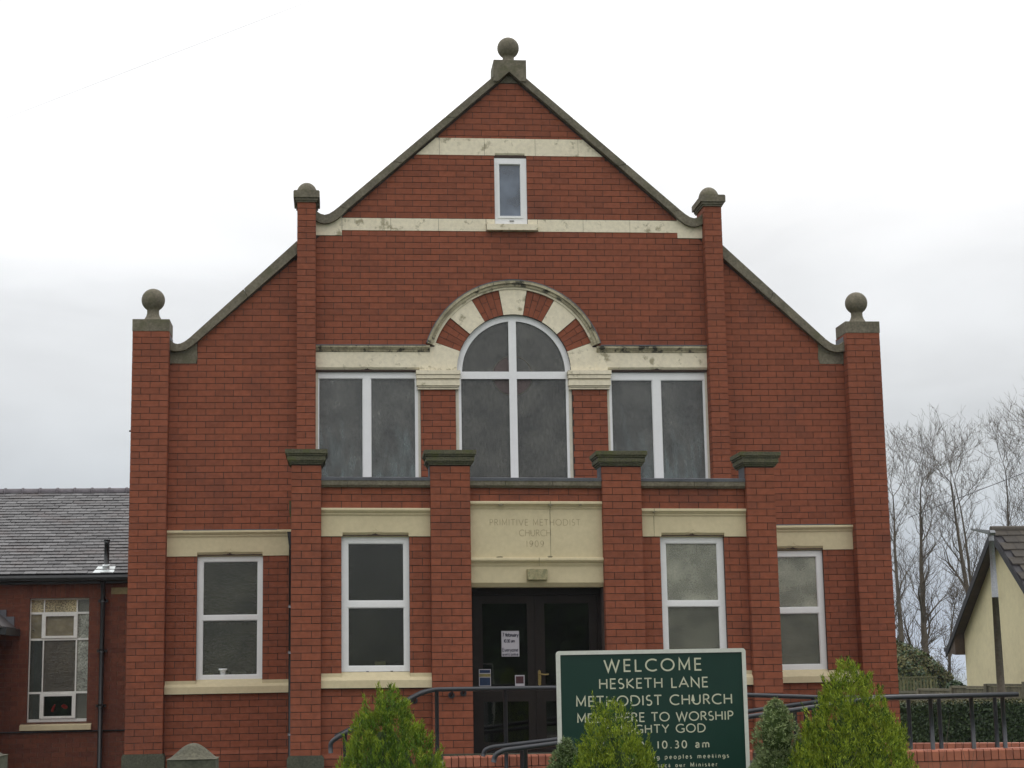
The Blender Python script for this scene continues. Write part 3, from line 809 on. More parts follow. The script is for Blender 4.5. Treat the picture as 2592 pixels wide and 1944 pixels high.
# hood mould over the arch (stepped section) with returns onto the string mouldings
for (r0, r1, pr) in ((RO, RO+.03, .030), (RO+.03, RO+.07, .052), (RO+.07, RH, .075)):
    mb = MB(); a_ = 17.5
    holed_prism(mb, ringpts(a_, 180-a_, r0, r1, 48), [], -pr, .02)
    mb.build('hood_mould', CREAMD if r0 > RO+.02 else CREAMW, church)
mb = MB(); holed_prism(mb, ringpts(17.5, 162.5, RH, RH+.012, 48), [], -.078, .02); mb.build('lead_capping', LEAD, church)
for x0, x1 in ((-2.614, -1.165), (1.175, 2.614)):
    mb = MB(); mb.box(x0, x1, -.062, .02, 6.038, 6.050); mb.build('lead_capping', LEAD, church)

# --- windows
def frame_rect(mb, x0, x1, z0, z1, w, y0, y1):
    wl, wr, wb_, wt = w
    mb.box(x0, x0+wl, y0, y1, z0, z1); mb.box(x1-wr, x1, y0, y1, z0, z1)
    mb.box(x0+wl, x1-wr, y0, y1, z0, z0+wb_); mb.box(x0+wl, x1-wr, y0, y1, z1-wt, z1)
def window(x0, x1, z0, z1, panes, y, glass, back, shear=False, jamb=0, fd=.06, parent=None, bars=(), m=PVC, name='window', backd=.16):
    """outer frame, one glass pane per opening (px0,px1,pz0,pz1), an added backing sheet toned like the dim or bright room"""
    mb = MB(shear)
    holes = [[(a, c), (b, c), (b, d), (a, d)] for a, b, c, d in panes]
    holed_prism(mb, [(x0, z0), (x1, z0), (x1, z1), (x0, z1)], holes, y, y+fd)
    fr = mb.build(name, m, parent or church)
    mb = MB(shear)
    for a, b, c, d in panes:       # glazing beads
        for q in ((a, a+.010, c, d), (b-.010, b, c, d), (a+.010, b-.010, c, c+.010), (a+.010, b-.010, d-.010, d)):
            mb.box(q[0], q[1], y+.010, y+.03, q[2], q[3])
    mb.build('glazing_bead', m, fr)
    for k_, (a, b, c, d) in enumerate(panes):
        mb = MB(shear); mb.box(a, b, y+.03, y+.036, c, d); mb.build('pane', glass[k_] if isinstance(glass, tuple) else glass, fr)
    mb = MB(shear); i = [mb.vert(p) for p in ((x0+.01, y+backd, z0), (x1-.01, y+backd, z0), (x1-.01, y+backd, z1), (x0+.01, y+backd, z1))]; mb.face(i)
    for q in ((x0+.01, x0+.012), (x1-.012, x1-.01)): mb.box(q[0], q[1], y+fd, y+backd, z0, z1)
    mb.box(x0+.012, x1-.012, y+fd, y+backd, z1-.01, z1-.008)
    mb.box(x0+.012, x1-.012, y+fd, y+backd, z0, z0+.02)
    mb.build('room_backing', back, fr)
    return fr
YW = .045
wl_ = window(-2.614, -1.24, 3.95, 5.695, [(-2.579, -1.994, 4.02, 5.618), (-1.897, -1.304, 4.02, 5.618)], YW, G_UP, BACK_B)
wr_ = window(1.247, 2.614, 3.95, 5.69, [(1.307, 1.872, 4.02, 5.593), (1.979, 2.567, 4.02, 5.593)], YW, G_UP, BACK_B)
# cream jamb strips beside the upper windows
for x0, x1 in ((-2.614, -2.584), (-1.272, -1.242), (-.775, -.735), (.735, .775), (1.25, 1.28), (2.585, 2.613)):
    mb = MB(); mb.box(x0, x1, YW-.012, YW-.002, 4.0, 5.69); mb.build('jamb_strip', PVCC, church)
# arched window
mb = MB()
RG = .69
def half_pane(s_):
    a = [(ACX-.009+.047*s_, ACZ+.0)]
    pts = [(-.009+.047*s_, 5.70)]
    th0 = math.acos((.047*s_-.009-ACX)/RG)
    end = 0 if s_ > 0 else pi
    for i in range(17):
        t = end+(th0-end)*i/16
        pts.append((ACX+RG*cos(t), max(5.70, ACZ+RG*sin(t)-.012)))
    return pts
hp = [half_pane(-1), half_pane(1)]
lows = [[(-.70, 4.02), (-.056, 4.02), (-.056, 5.607), (-.70, 5.607)], [(.038, 4.02), (.70, 4.02), (.70, 5.607), (.038, 5.607)]]
holed_prism(mb, [(-.775, 3.95), (.775, 3.95), (.775, 5.70)]+[p for p in arch_hole if p[1] > 5.72][0:]+[(-.765, 5.70)], hp+lows, YW, YW+.06)
aw = mb.build('arched_window', PVC, church)
mb = MB(); mb.box(-.060, .042, YW-.016, YW-.001, 3.95, 6.40); mb.box(-.70, -.060, YW-.012, YW-.001, 5.604, 5.702); mb.box(.042, .70, YW-.012, YW-.001, 5.604, 5.702)
mb.build('mullion_cross', PVC, aw)
for q in hp+lows:
    mb = MB(); mb.prism(q, YW+.03, YW+.036); mb.build('pane', G_ARCH, aw)
mb = MB(); mb.prism([(-.76, 3.95), (.76, 3.95), (.76, 5.75)]+[p for p in arch_hole if p[1] > 5.76]+[(-.76, 5.75)], .2, .21); mb.build('room_backing', BACK_G, aw)  # added sheet in the tone of the dim room
ROSE = mat('tinted_rose_glass', (.105, .078, .074), (.085, .066, .063), rough=.5)
for (a0, a1) in ((105, 172), (188, 262), (278, 352)):    # faint leaded roundel with tinted quarters
    mb = MB(); cc = (-.010, 5.653); R_ = .262
    mb.prism([cc]+[(cc[0]+R_*.97*cos(radians(a0+(a1-a0)*i/10)), cc[1]+R_*.97*sin(radians(a0+(a1-a0)*i/10))) for i in range(11)], YW+.026, YW+.029); 
    if True: mb.build('tinted_segment', ROSE, aw)
mb = MB(); cc = (-.010, 5.653)
pts = [(cc[0]+.266*cos(radians(a)), YW+.026, cc[1]+.266*sin(radians(a))) for a in range(0, 361, 8)]
mb.tube(pts, .0028, 4, caps=False); mb.build('roundel_lead', STONE, aw)
# loft window
fr = window(-.216, .222, 7.715, 8.640, [(-.156, .144, 7.826, 8.560)], .012, G_BLUE, BACK_B)
mb = MB()
for q in ((-.178, -.150, 7.80, 8.585), (.138, .166, 7.80, 8.585), (-.150, .138, 7.80, 7.828), (-.150, .138, 8.557, 8.585)): mb.box(q[0], q[1], .002, .011, q[2], q[3])
mb.build('casement', PVC, fr)
mb = MB(); mb.box(-.02, .04, -.006, .002, 7.755, 7.765); mb.build('vent_slot', BLACK, fr)
# outer bay windows
wL = window(-4.118, -3.285, 1.672, 3.290, [(-4.048, -3.346, 1.783, 2.481), (-4.048, -3.346, 2.538, 3.23)], .05, G_LO, BACK_G)
wR = window(3.285, 4.09, 1.680, 3.285, [(3.35, 4.013, 1.787, 2.464), (3.35, 4.013, 2.534, 3.211)], .05, (G_MID, G_PALE), BACK_L)  # pane colours imitate light fading downwards: paler above, greyer below

# ------------------------------------------------------------------ porch
PY, PW_ = -2.342, -2.235           # pier front, bay wall front
PT = 4.162
piers = [(-2.862, -2.518), (-1.248, -.783), (.783, 1.248), (2.518, 2.862)]
front_polys = []
for i, (x0, x1) in enumerate(piers):
    side = (1, -1)
    core, pol = shaft('porch_pier', x0, x1, PY, -2.0, -.1, PT, PT-.012, sides=(1, -1), shear=True, stuff=False, tops=1 if i in (0,) else 0)
    front_polys += [(core, p) for p in pol if min(v[1] for v in p) > .84]
    lowp = [p for p in pol if min(v[1] for v in p) <= .84]
    fb = MB(True); add_bricks(fb, lowp, PY)
    if lowp: fb.build('brickwork', BRICK, core, 'stuff')
    e = .07
    mb = MB(True)
    for ex, z0, z1 in ((.018, 4.162, 4.185), (.034, 4.185, 4.205), (.048, 4.205, 4.252), (.040, 4.252, 4.262), (.058, 4.262, 4.285), (.072, 4.285, 4.332)):
        mb.box(x0-ex, x1+ex, PY-ex, -1.92+ex, z0, z1)
    mb.build('pier_cap', STONEG, church)
    mb = MB(True); ex = .036
    mb.box(x0-ex, x1+ex, PY-ex, -2.0, -.1, .812); mb.prism([(x0-ex, .812), (x1+ex, .812), (x1+.012, .846), (x0-.012, .846)], PY-ex, -2.0)
    mb.build('base_stone', STONED, church)
# individual bricks on the pier fronts: full bricks and halves share two meshes
def brick_mesh(w, h):
    me = bpy.data.meshes.new('brick'); d = .006
    v = [(-w/2, -d, -h/2), (w/2, -d, -h/2), (w/2, -d, h/2), (-w/2, -d, h/2), (-w/2, .012, -h/2), (w/2, .012, -h/2), (w/2, .012, h/2), (-w/2, .012, h/2)]
    me.from_pydata(v, [], [(0, 1, 2, 3), (1, 0, 4, 5), (2, 1, 5, 6), (3, 2, 6, 7), (0, 3, 7, 4)])
    me.materials.append(BRICK); me.update(); return me
cache = {}
front_polys.sort(key=lambda cp: -min(v[1] for v in cp[1]))
rest = {}
for n_, (core, p) in enumerate(front_polys):
    xs_ = [v[0] for v in p]; zs_ = [v[1] for v in p]
    cx, cz = (min(xs_)+max(xs_))/2, (min(zs_)+max(zs_))/2
    if n_ < 300:
        w = round(max(xs_)-min(xs_), 3); h = round(max(zs_)-min(zs_), 3)
        h = BZ-JT if abs(h-(BZ-JT)) < .004 else h
        key = (w, round(h, 3))
        if key not in cache: cache[key] = brick_mesh(w, h)
        o = bpy.data.objects.new('brick', cache[key])
        o.location = (cx, PY+.006-random.uniform(0, .002), cz-TQ*cx); o.rotation_euler = (0, radians(random.uniform(-.25, .25))+TQ, 0)
        link(o, core)
    else:
        rest.setdefault(core.name, (core, []))[1].append(p)
for core, pl in rest.values():
    fb = MB(True); add_bricks(fb, pl, PY); fb.build('brickwork', BRICK, core, 'stuff')

# bay walls of the porch
mb = MB(True)
pwL, pwR = (-2.284, -1.497), (1.474, 2.245)
bays = [(-2.518, -1.248), (-.783, .783), (1.248, 2.518)]
for k, (x0, x1) in enumerate(bays):
    if k == 1:
        mb.box(x0, x1, PW_+.008, -1.98, 2.80, 3.92)
    else:
        w = pwL if k == 0 else pwR
        holed_prism(mb, [(x0, -.1), (x1, -.1), (x1, 3.92), (x0, 3.92)], [[(w[0], 1.7), (w[1], 1.7), (w[1], 3.34), (w[0], 3.34)]], PW_+.008, -1.98)
for x0 in (-2.85, 2.55): mb.box(x0, x0+.30, -2.0, .008, -.1, 3.92)
mb.box(-2.84, 2.84, -2.1, .03, 3.92, 3.99)
mb.build('porch_wall', MORTAR, church)
fb = MB(True)
for k, (x0, x1) in enumerate(bays):
    if k == 1: add_bricks(fb, brick_polys(x0, x1, 3.742, 3.91, 3.908), PW_)
    else:
        w = pwL if k == 0 else pwR
        add_bricks(fb, brick_polys(x0, x1, .1, 3.91, 3.908, [(x0, x1, 3.333, 3.660), (w[0], w[1], 1.6, 3.35), (x0, x1, 1.593, 1.760), (x0, x1, 0, .80)]), PW_)
        for p in brick_polys(x0, x1, .1, .80, .80): fb.prism(p, PW_-.045, PW_, random.random(), back=False)
        a = x0
        while a < x1-.02:
            fb.section([(PW_-.045, .806), (PW_-.005, .85), (PW_+.008, .85), (PW_+.008, .806)], a+.004, min(x1, a+BX)-.004, random.random()); a += BX
add_bricks_side(fb, -2.858, (-2.0, -.01), .1, 3.91, 3.908, -1); add_bricks_side(fb, 2.858, (-2.0, -.01), .1, 3.91, 3.908, 1)
# jamb returns of doorway
fb.build('porch_brickwork', BRICK, church, 'stuff')
for k in (0, 2):
    mb = MB(True); mb.box(bays[k][0], bays[k][1], PW_-.036, PW_, -.1, .80); mb.build('plinth', MORTAR, church)
# parapet coping stones with lead capping
for k, (x0, x1) in enumerate(bays):
    cuts = {0: [x0, -2.21, x1], 1: [x0, -.36, .20, x1], 2: [x0, 1.9, 2.06, x1]}[k]
    for a, b in zip(cuts[:-1], cuts[1:]):
        mb = MB(True); mb.section([(-1.95, 3.905), (PW_-.035, 3.905), (PW_-.06, 3.93), (PW_-.06, 3.99), (-1.95, 3.99)], a+.002, b-.002); mb.build('parapet_coping', STONE, church)
    mb = MB(True); mb.section([(-.02, 3.992), (PW_-.066, 3.982), (PW_-.07, 4.016), (PW_-.04, 4.024), (-.02, 4.05)], x0, x1); mb.build('lead_capping', LEAD, church)
for x0, x1 in ((-2.84, -2.5), (2.5, 2.84)):
    mb = MB(True); mb.box(x0, x1, -1.9, -.02, 3.99, 4.03); mb.build('lead_capping', LEAD, church)
for x in (-1.256, 1.25-.474+.0, 2.51):
    mb = MB(True); mb.box(x, x+.006, PY+.06, -2.0, 4.02, 4.165); mb.build('lead_flashing', LEAD, church)
# lintels and door head panel
lintel(-2.517, -1.249, 3.333, 3.660, PW_-.012, [(-2.271, -1.504, .045)], True)
lintel(1.249, 2.517, 3.333, 3.660, PW_-.012, [(1.49, 2.25, .045)], True)
mb = MB(True); holed_prism(mb, [(-.782, 3.08), (.782, 3.08), (.782, 3.655), (-.782, 3.655)], [], PW_-.012, PW_+.06); panel = mb.build('inscribed_panel', CREAM, church)
def string(z0, z1, x0, x1, y, m=CREAM, mp=.055):
    h = z1-z0; mb = MB(True)
    mb.section([(y+.06, z0), (y-.006, z0), (y-.010, z0+h*.14), (y-.016, z0+h*.18), (y-.016, z0+h*.30), (y-mp*.55, z0+h*.42), (y-mp*.8, z0+h*.60), (y-mp, z0+h*.66), (y-mp, z0+h*.90), (y-mp*.9, z1), (y+.06, z1)], x0, x1)
    return mb.build('moulding', m, church)
string(3.655, 3.742, -.782, .782, PW_-.012); string(2.985, 3.08, -.782, .782, PW_-.012)
mb = MB(True); holed_prism(mb, [(-.782, 2.792), (.782, 2.792), (.782, 2.985), (-.782, 2.985)], [], PW_-.012, PW_+.2); mb.build('lintel', CREAM, church)
label_strip(-.782, .782, 2.742, 2.792, PW_-.012, True, key=False)
mb = MB(True); i = [mb.vert(p) for p in ((-.782, PW_+.04, 2.742), (.782, PW_+.04, 2.742), (.782, PW_+.27, 2.742), (-.782, PW_+.27, 2.742))]; mb.face(i[::-1]); mb.build('door_soffit', CREAM, church)
# carved words: strokes coloured darker for groove shade and dirt, cream lip as lit edge
for t_, xa, xb, zb, cap in (('PRIMITIVE METHODIST', -.551, .523, 3.463, .070), ('CHURCH', -.205, .171, 3.338, .071), ('1909', -.128, .084, 3.210, .071)):
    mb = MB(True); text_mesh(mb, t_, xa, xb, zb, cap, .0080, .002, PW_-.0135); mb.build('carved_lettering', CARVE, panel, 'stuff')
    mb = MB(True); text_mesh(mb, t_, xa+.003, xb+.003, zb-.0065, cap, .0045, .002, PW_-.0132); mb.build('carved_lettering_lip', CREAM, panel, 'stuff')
JOINT = mat('dirty_joint', (.21, .19, .125), (.15, .135, .09), rough=.95, scale=14)
for x, z0, z1, y in ((.165, 3.08, 3.655, PW_-.0135), (.165, 3.655, 3.742, PW_-.070), (1.405, 3.335, 3.575, PW_-.0135), (1.405, 3.577, 3.660, PW_-.059), (.02, 2.985, 3.08, PW_-.069)):
    mb = MB(True); mb.prism([(x-.002, z0), (x+.002, z0), (x+.0035, z1), (x-.003, z1)], y, y+.003); mb.build('joint', JOINT, church)
for x, z, w in ((.165, 3.70, .030), (.155, 3.093, .035), (-.42, 3.70, .035), (-.44, 3.09, .045), (.52, 3.70, .02), (1.405, 3.62, .02)):
    mb = MB(True); mb.prism([(x-w, z), (x-w*.3, z-.012), (x+w*.5, z-.010), (x+w, z+.002), (x+w*.4, z+.010), (x-w*.5, z+.008)], (PW_-.0136 if z < 3.2 else PW_-.0696), PW_-.012); mb.build('damp_mark', JOINT, church)
# bulkhead light over the door
mb = MB(True)
mb.prism([(-.120, 2.835), (-.108, 2.822), (.096, 2.822), (.110, 2.835), (.112, 2.93), (.100, 2.945), (-.112, 2.945), (-.124, 2.93)], PW_-.10, PW_-.012)
lamp = mb.build('door_light', LAMPM, church)
mb = MB(True); mb.box(-.126, .115, PW_-.03, PW_-.013, 2.815, 2.95); mb.build('light_backplate', LAMPM, lamp)
# porch windows
wPL = window(-2.284, -1.497, 1.778, 3.333, [(-2.212, -1.556, 1.837, 2.515), (-2.212, -1.556, 2.585, 3.259)], PW_+.06, G_DK, BACK_D, True)
wPR = window(1.474, 2.245, 1.778, 3.333, [(1.545, 2.176, 1.837, 2.515), (1.545, 2.176, 2.575, 3.262)], PW_+.06, (G_MID, G_PALE), BACK_L, True)  # same painted light: pale upper pane, greyer lower one
sill(-2.517, -1.249, 1.593, 1.760, PW_, -2.284, -1.497, True); sill(1.249, 2.56, 1.593, 1.760, PW_, 1.474, 2.245, True)
# white trickle-vent marks on the window feet
for x, z, y in ((-2.0, 1.793, PW_+.058), (-1.72, 1.793, PW_+.058), (-3.86, 1.69, .047), (-3.55, 1.69, .047), (3.5, 1.70, .047), (3.78, 1.70, .047)):
    mb = MB(); mb.box(x, x+.028, y-.006, y+.002, z, z+.010); mb.build('drain_cap', LEAD, church)

# --- doors
YD = PW_+.24
mb = MB(True)
for q in ((-.782, -.735, .80, 2.742), (.735, .782, .80, 2.742), (-.735, .735, 2.66, 2.742)): mb.box(q[0], q[1], YD-.03, YD+.06, q[2], q[3])
df = mb.build('door_frame', DOORW, church)
mb = MB(True)
for q in ((-.783, -.777, .8, 2.74), (.777, .783, .8, 2.74)): mb.box(q[0], q[1], PW_+.01, YD, q[2], q[3])
mb.build('door_reveal', MORTAR, church)
for s_ in (-1, 1):
    x0, x1 = (-.733, -.003) if s_ < 0 else (.003, .733)
    c0, c1 = x0+.10, x1-.10
    mb = MB(True)
    holed_prism(mb, [(x0, .83), (x1, .83), (x1, 2.655), (x0, 2.655)], [[(c0, .95), (c1, .95), (c1, 1.42), (c0, 1.42)], [(c0, 1.60), (c1, 1.60), (c1, 2.56), (c0, 2.56)]], YD-.005, YD+.045)
    d = mb.build('door', DOORW, church)
    for z0, z1 in ((.95, 1.42), (1.60, 2.56)):
        mb = MB(True); mb.box(c0, c1, YD+.018, YD+.024, z0, z1); mb.build('pane', G_DOOR, d)
    if s_ > 0:
        mb = MB(True); mb.prism([(.014, 1.61), (.030, 1.60), (.046, 1.61), (.050, 1.69), (.046, 1.77), (.030, 1.785), (.014, 1.77), (.010, 1.69)], YD-.014, YD-.005)
        mb.tube([(.030, YD-.014, 1.735), (.030, YD-.055, 1.735), (.05, YD-.058, 1.733), (.09, YD-.058, 1.728), (.135, YD-.056, 1.732)], .008, 8)
        mb.build('door_handle', BRASS, d)
    else:
        mb = MB(True); mb.box(-.012, .012, YD-.02, YD-.006, .83, 2.655); mb.build('meeting_strip', DOORW, d)
mb = MB(True); mb.box(-.73, .73, YD+.5, YD+.51, .8, 2.7); mb.build('lobby_wall', BACK_D, church)
mb = MB(True); mb.box(-.78, .78, PW_-.05, YD+.5, .70, .832); mb.build('doorstep', STONED, church)
# --- rainwater pipe beside the porch
mb = MB()
mb.prism([(-2.972, 3.585), (-2.875, 3.585), (-2.875, 3.40), (-2.90, 3.36), (-2.94, 3.36), (-2.955, 3.43)], -.16, -.04)
mb.tube([(-2.922, -.085, 3.40), (-2.922, -.085, .12)], .030, 12)
dp = mb.build('downpipe', BLACK, church)
for z in (2.62, 2.04, 1.02):
    mb = MB(); mb.tube([(-2.922, -.085, z), (-2.922, -.085, z+.035)], .036, 12); mb.build('pipe_clip', GALV, dp)
mb = MB(); mb.prism([(-2.895, 3.80), (-2.868, 3.80), (-2.868, 3.42), (-2.88, 3.60), (-2.895, 3.66)], -2.02, -1.93); mb.build('overflow_spout', STONEG, church)
mb = MB(); mb.tube([(-5.02, .1, 4.93), (-4.96, .1, 4.93)], .012, 6); mb.build('cable_bracket', BLACK, church)

# --- notices on the door
def poster(label, x0, x1, z0, z1, bits):
    t = empty('poster', ((x0+x1)/2, YD-.008, z0-TQ*(x0+x1)/2), label, 'poster')
    mb = MB(True); mb.box(x0, x1, YD-.011, YD-.008, z0, z1); mb.build('sheet', PAPER, t)
    for m, q in bits:
        mb = MB(True); mb.box(q[0], q[1], YD-.013, YD-.0112, q[2], q[3]); mb.build('print', m, t)
    return t
mp_ = poster('white handwritten paper notice taped to the left door', -.411, -.203, 1.941, 2.238, [])
mb = MB(True)
text_mesh(mb, '7 february', -.400, -.212, 2.172, .042, .0075, .001, YD-.013)
text_mesh(mb, '10.30 am', -.385, -.255, 2.105, .034, .007, .001, YD-.013)
text_mesh(mb, 'Everyone', -.402, -.218, 1.998, .040, .0065, .001, YD-.013)
text_mesh(mb, 'welcome', -.402, -.218, 1.950, .034, .0065, .001, YD-.013)
mb.build('handwriting', INK, mp_, 'stuff')
poster('blue and yellow sticker at the foot of the left door glass', -.683, -.543, 1.60, 1.796, [(BLUE, (-.675, -.551, 1.608, 1.70)), (YEL, (-.679, -.547, 1.708, 1.742)), (BLUE, (-.675, -.551, 1.752, 1.788))])
poster('small maroon sticker card beside the brass door handle', -.259, -.147, 1.60, 1.725, [(MAROON, (-.250, -.158, 1.628, 1.712))])

# --- things on the window ledges, seen through the glass
def ledge_box(name, label, cat, x0, x1, y0, y1, z0, z1, m):
    mb = MB(); mb.prism([(x0, z0), (x1, z0), (x1, z1-.004), (x1-.004, z1), (x0+.004, z1), (x0, z1-.004)], y0, y1)
    o = mb.build(name, m); tag(o, label, cat); return o
YELP = mat('yellow_card', (.86, .84, .28), (.8, .78, .25), rough=.7); POTM = mat('white_pot_glaze', (.88, .90, .90), (.8, .84, .85), rough=.4)
ledge_box('box', 'small yellow box on the ledge inside the porch window left of the doors', 'box', -1.90, -1.775, PW_+.097, PW_+.13, 1.83+TQ*1.84, 1.892+TQ*1.84, YELP)
ledge_box('box', 'low white box on the inner ledge of the far left window', 'box', -3.68, -3.49, .09, .13, 1.785, 1.826, POTM)
ledge_box('card', 'flat yellowish card lying on the inner ledge of the far left window', 'card', -4.045, -3.90, .09, .13, 1.785, 1.806, YELP)
mb = MB(); mb.lathe(-3.785, .115, [(.002, 1.868), (.058, 1.868), (.064, 1.862), (.064, 1.85), (.050, 1.846), (.044, 1.785), (.002, 1.785)], 20); tag(mb.build('pot', POTM), 'white rimmed pot standing on the inner ledge of the far left window', 'pot')
#PART2
# ================================================================== THE HALL on the left, set back
HY = 6.5
hall = empty('hall', (-8, HY, .12), 'low red brick church hall with a slate roof, set back beside the church', 'hall')
def hbp(x): return x
hw = (-7.344, -6.387, 1.084, 3.075)
HX0, HX1, HT = -16.0, -4.95, 3.34
mb = MB(); holed_prism(mb, [(HX0, -.1), (HX1, -.1), (HX1, HT), (HX0, HT)], [[(hw[0], hw[2]), (hw[1], hw[2]), (hw[1], hw[3]), (hw[0], hw[3])]], HY+.006, HY+.3)
hwall = mb.build('front_wall', MORTAR2, hall)
mb = MB(); mb.box(HX0, HX0+.3, HY+.3, 15, -.1, HT); mb.box(HX0, HX1, 14.8, 15.1, -.1, HT); mb.build('side_walls', BRICK2, hall)
hb, hbz = .225, .075
holes_h = [hw, (HX0, HX1, 3.30, 3.5), (-6.035, -5.3, 3.125, 3.238), (-8.6, -7.85, 3.125, 3.238), (-7.45, -6.28, 3.078, 3.30), (hw[0]-.08, hw[1]+.08, .96, 1.084)]
pl = brick_polys(-9.4, HX1, .1, 3.30, 3.30, holes_h, bx=hb, bz=hbz, jt=.010)
pl.sort(key=lambda p: abs(p[0][0]+6.6)+ (0 if p[0][1] > .35 else 3))
hcache = {}
def hbrick_mesh(w, h):
    me = bpy.data.meshes.new('brick'); d = .004
    v = [(-w/2, -d, -h/2), (w/2, -d, -h/2), (w/2, -d, h/2), (-w/2, -d, h/2), (-w/2, .010, -h/2), (w/2, .010, -h/2), (w/2, .010, h/2), (-w/2, .010, h/2)]
    me.from_pydata(v, [], [(0, 1, 2, 3), (1, 0, 4, 5), (2, 1, 5, 6), (3, 2, 6, 7), (0, 3, 7, 4)]); me.materials.append(BRICK2); me.update(); return me
for p in pl[:300]:
    xs_ = [v[0] for v in p]; zs_ = [v[1] for v in p]; w = round(max(xs_)-min(xs_), 2); h = round(max(zs_)-min(zs_), 2)
    if (w, h) not in hcache: hcache[(w, h)] = hbrick_mesh(w, h)
    o = bpy.data.objects.new('brick', hcache[(w, h)]); o.location = ((min(xs_)+max(xs_))/2, HY+.004, (min(zs_)+max(zs_))/2); link(o, hwall)
mb = MB(); add_bricks(mb, pl[300:], HY); mb.build('brickwork', BRICK2, hwall, 'stuff')
a = -7.45
while a < -6.30:                                  # soldier course over the window
    mb = MB(); mb.box(a+.005, a+.070, HY-.001, HY+.02, 3.083, 3.296, random.random()); mb.build('soldier_brick', BRICK2, hwall); a += .075
YST = mat('yellow_padstone', (.30, .25, .12), (.24, .2, .1), rough=.9, scale=5)
for a, b in ((-6.035, -5.3), (-8.58, -7.88)):
    mb = MB(); mb.box(a, b, HY-.006, HY+.05, 3.128, 3.235); mb.build('padstone', YST, hall)
mb = MB(); mb.section([(HY+.1, .955), (HY-.07, .955), (HY-.07, 1.03), (HY+.1, 1.08)], hw[0]-.09, hw[1]+.08); mb.build('sill', CREAM, hall)
# window of twelve panes
def X_(px): return -7.344+(px-495)*.000952
vx = [X_(512), X_(722), X_(742), X_(1275), X_(1297), X_(1488)]
rowsz = [(2.852, 3.052), (2.425, 2.818), (1.567, 2.393), (1.130, 1.533)]
panes = []
for ri, (z0, z1) in enumerate(rowsz):
    panes.append((vx[0], vx[1], z0, z1, 'L', ri)); panes.append((vx[4], vx[5], z0, z1, 'R', ri))
    if ri in (0, 2): panes.append((vx[2], vx[3], z0, z1, 'M', ri))
panes.append((-7.087, -6.637, 2.465, 2.787, 'M', 1)); panes.append((-7.087, -6.637, 1.175, 1.493, 'M', 3))
yw = HY+.09
WOODW = mat('white_painted_timber', (.76, .76, .72), (.68, .68, .64), rough=.6, fine=.08)
mb = MB(); holed_prism(mb, [(hw[0], hw[2]), (hw[1], hw[2]), (hw[1], hw[3]), (hw[0], hw[3])], [[(q[0], q[2]), (q[1], q[2]), (q[1], q[3]), (q[0], q[3])] for q in panes], yw, yw+.05)
hwin = mb.build('window', WOODW, hall)
for z0, z1 in ((2.43, 2.82), (1.14, 1.53)):
    mb = MB()
    for q in ((X_(700), -7.087, z0, z1), (-6.637, X_(1300), z0, z1), (-7.087, -6.637, z0, z0+.035), (-7.087, -6.637, z1-.035, z1)): mb.box(q[0], q[1], yw-.02, yw-.001, q[2], q[3])
    mb.build('casement', WOODW, hwin)
for q in panes:
    mb = MB(); mb.box(q[0], q[1], yw+.025, yw+.031, q[2], q[3]); 
    g__ = {('L', 0): G_HALLW, ('M', 0): G_HALLW, ('R', 0): G_MID, ('L', 1): G_TAN, ('M', 1): G_TAN, ('R', 1): G_HALLP, ('L', 2): G_DK, ('M', 2): G_HALL, ('R', 2): G_HALLP, ('L', 3): G_DK, ('M', 3): G_CLEAR, ('R', 3): G_MID}[(q[4], q[5])]
    mb.build('pane', g__, hwin)
mb = MB(); mb.box(hw[0], hw[1], yw+.5, yw+.51, .9, 3.2); mb.build('room_backing', BACK_D, hwin)  # added dark sheet standing in for the unlit room
NETC = mat('net_curtain', (.50, .52, .46), (.42, .44, .39), rough=.9, scale=2); TAN = mat('tan_blind', (.26, .22, .14), (.22, .19, .12), rough=.9)
WARM = mat('warm_ceiling', (.70, .60, .36), (.5, .42, .26), rough=.9, scale=6)
mb = MB(); mb.box(vx[4]-.02, hw[1], yw+.10, yw+.11, 1.10, 3.07); mb.build('net_curtain', NETC, hwin)
mb = MB(); mb.box(hw[0], vx[3]+.005, yw+.12, yw+.13, 2.84, 3.07); mb.build('pelmet', WARM, hwin)
mb = MB(); mb.box(vx[0], -6.63, yw+.11, yw+.12, 2.46, 2.82); mb.prism([(vx[0], 2.50), (vx[0], 2.46), (vx[1], 2.41)], yw+.11, yw+.12); mb.build('blind', TAN, hwin)
# two red bits and a small white thing on the sill inside
def small(name, label, cat, pts, r, m):
    mb = MB(); mb.tube(pts, r, 10); o = mb.build(name, m); tag(o, label, cat); return o
small('bottle', 'red bottle leaning inside the bottom middle pane of the hall window', 'bottle', [(-6.965, yw+.09, 1.245), (-6.945, yw+.085, 1.31), (-6.928, yw+.08, 1.345), (-6.922, yw+.08, 1.365)], [.022, .022, .014, .010], RED)
small('cloth', 'bunched red cloth on the inner sill of the hall window', 'cloth', [(-6.82, yw+.09, 1.33), (-6.785, yw+.085, 1.335), (-6.75, yw+.085, 1.315), (-6.725, yw+.09, 1.30)], [.012, .034, .036, .016], RED)
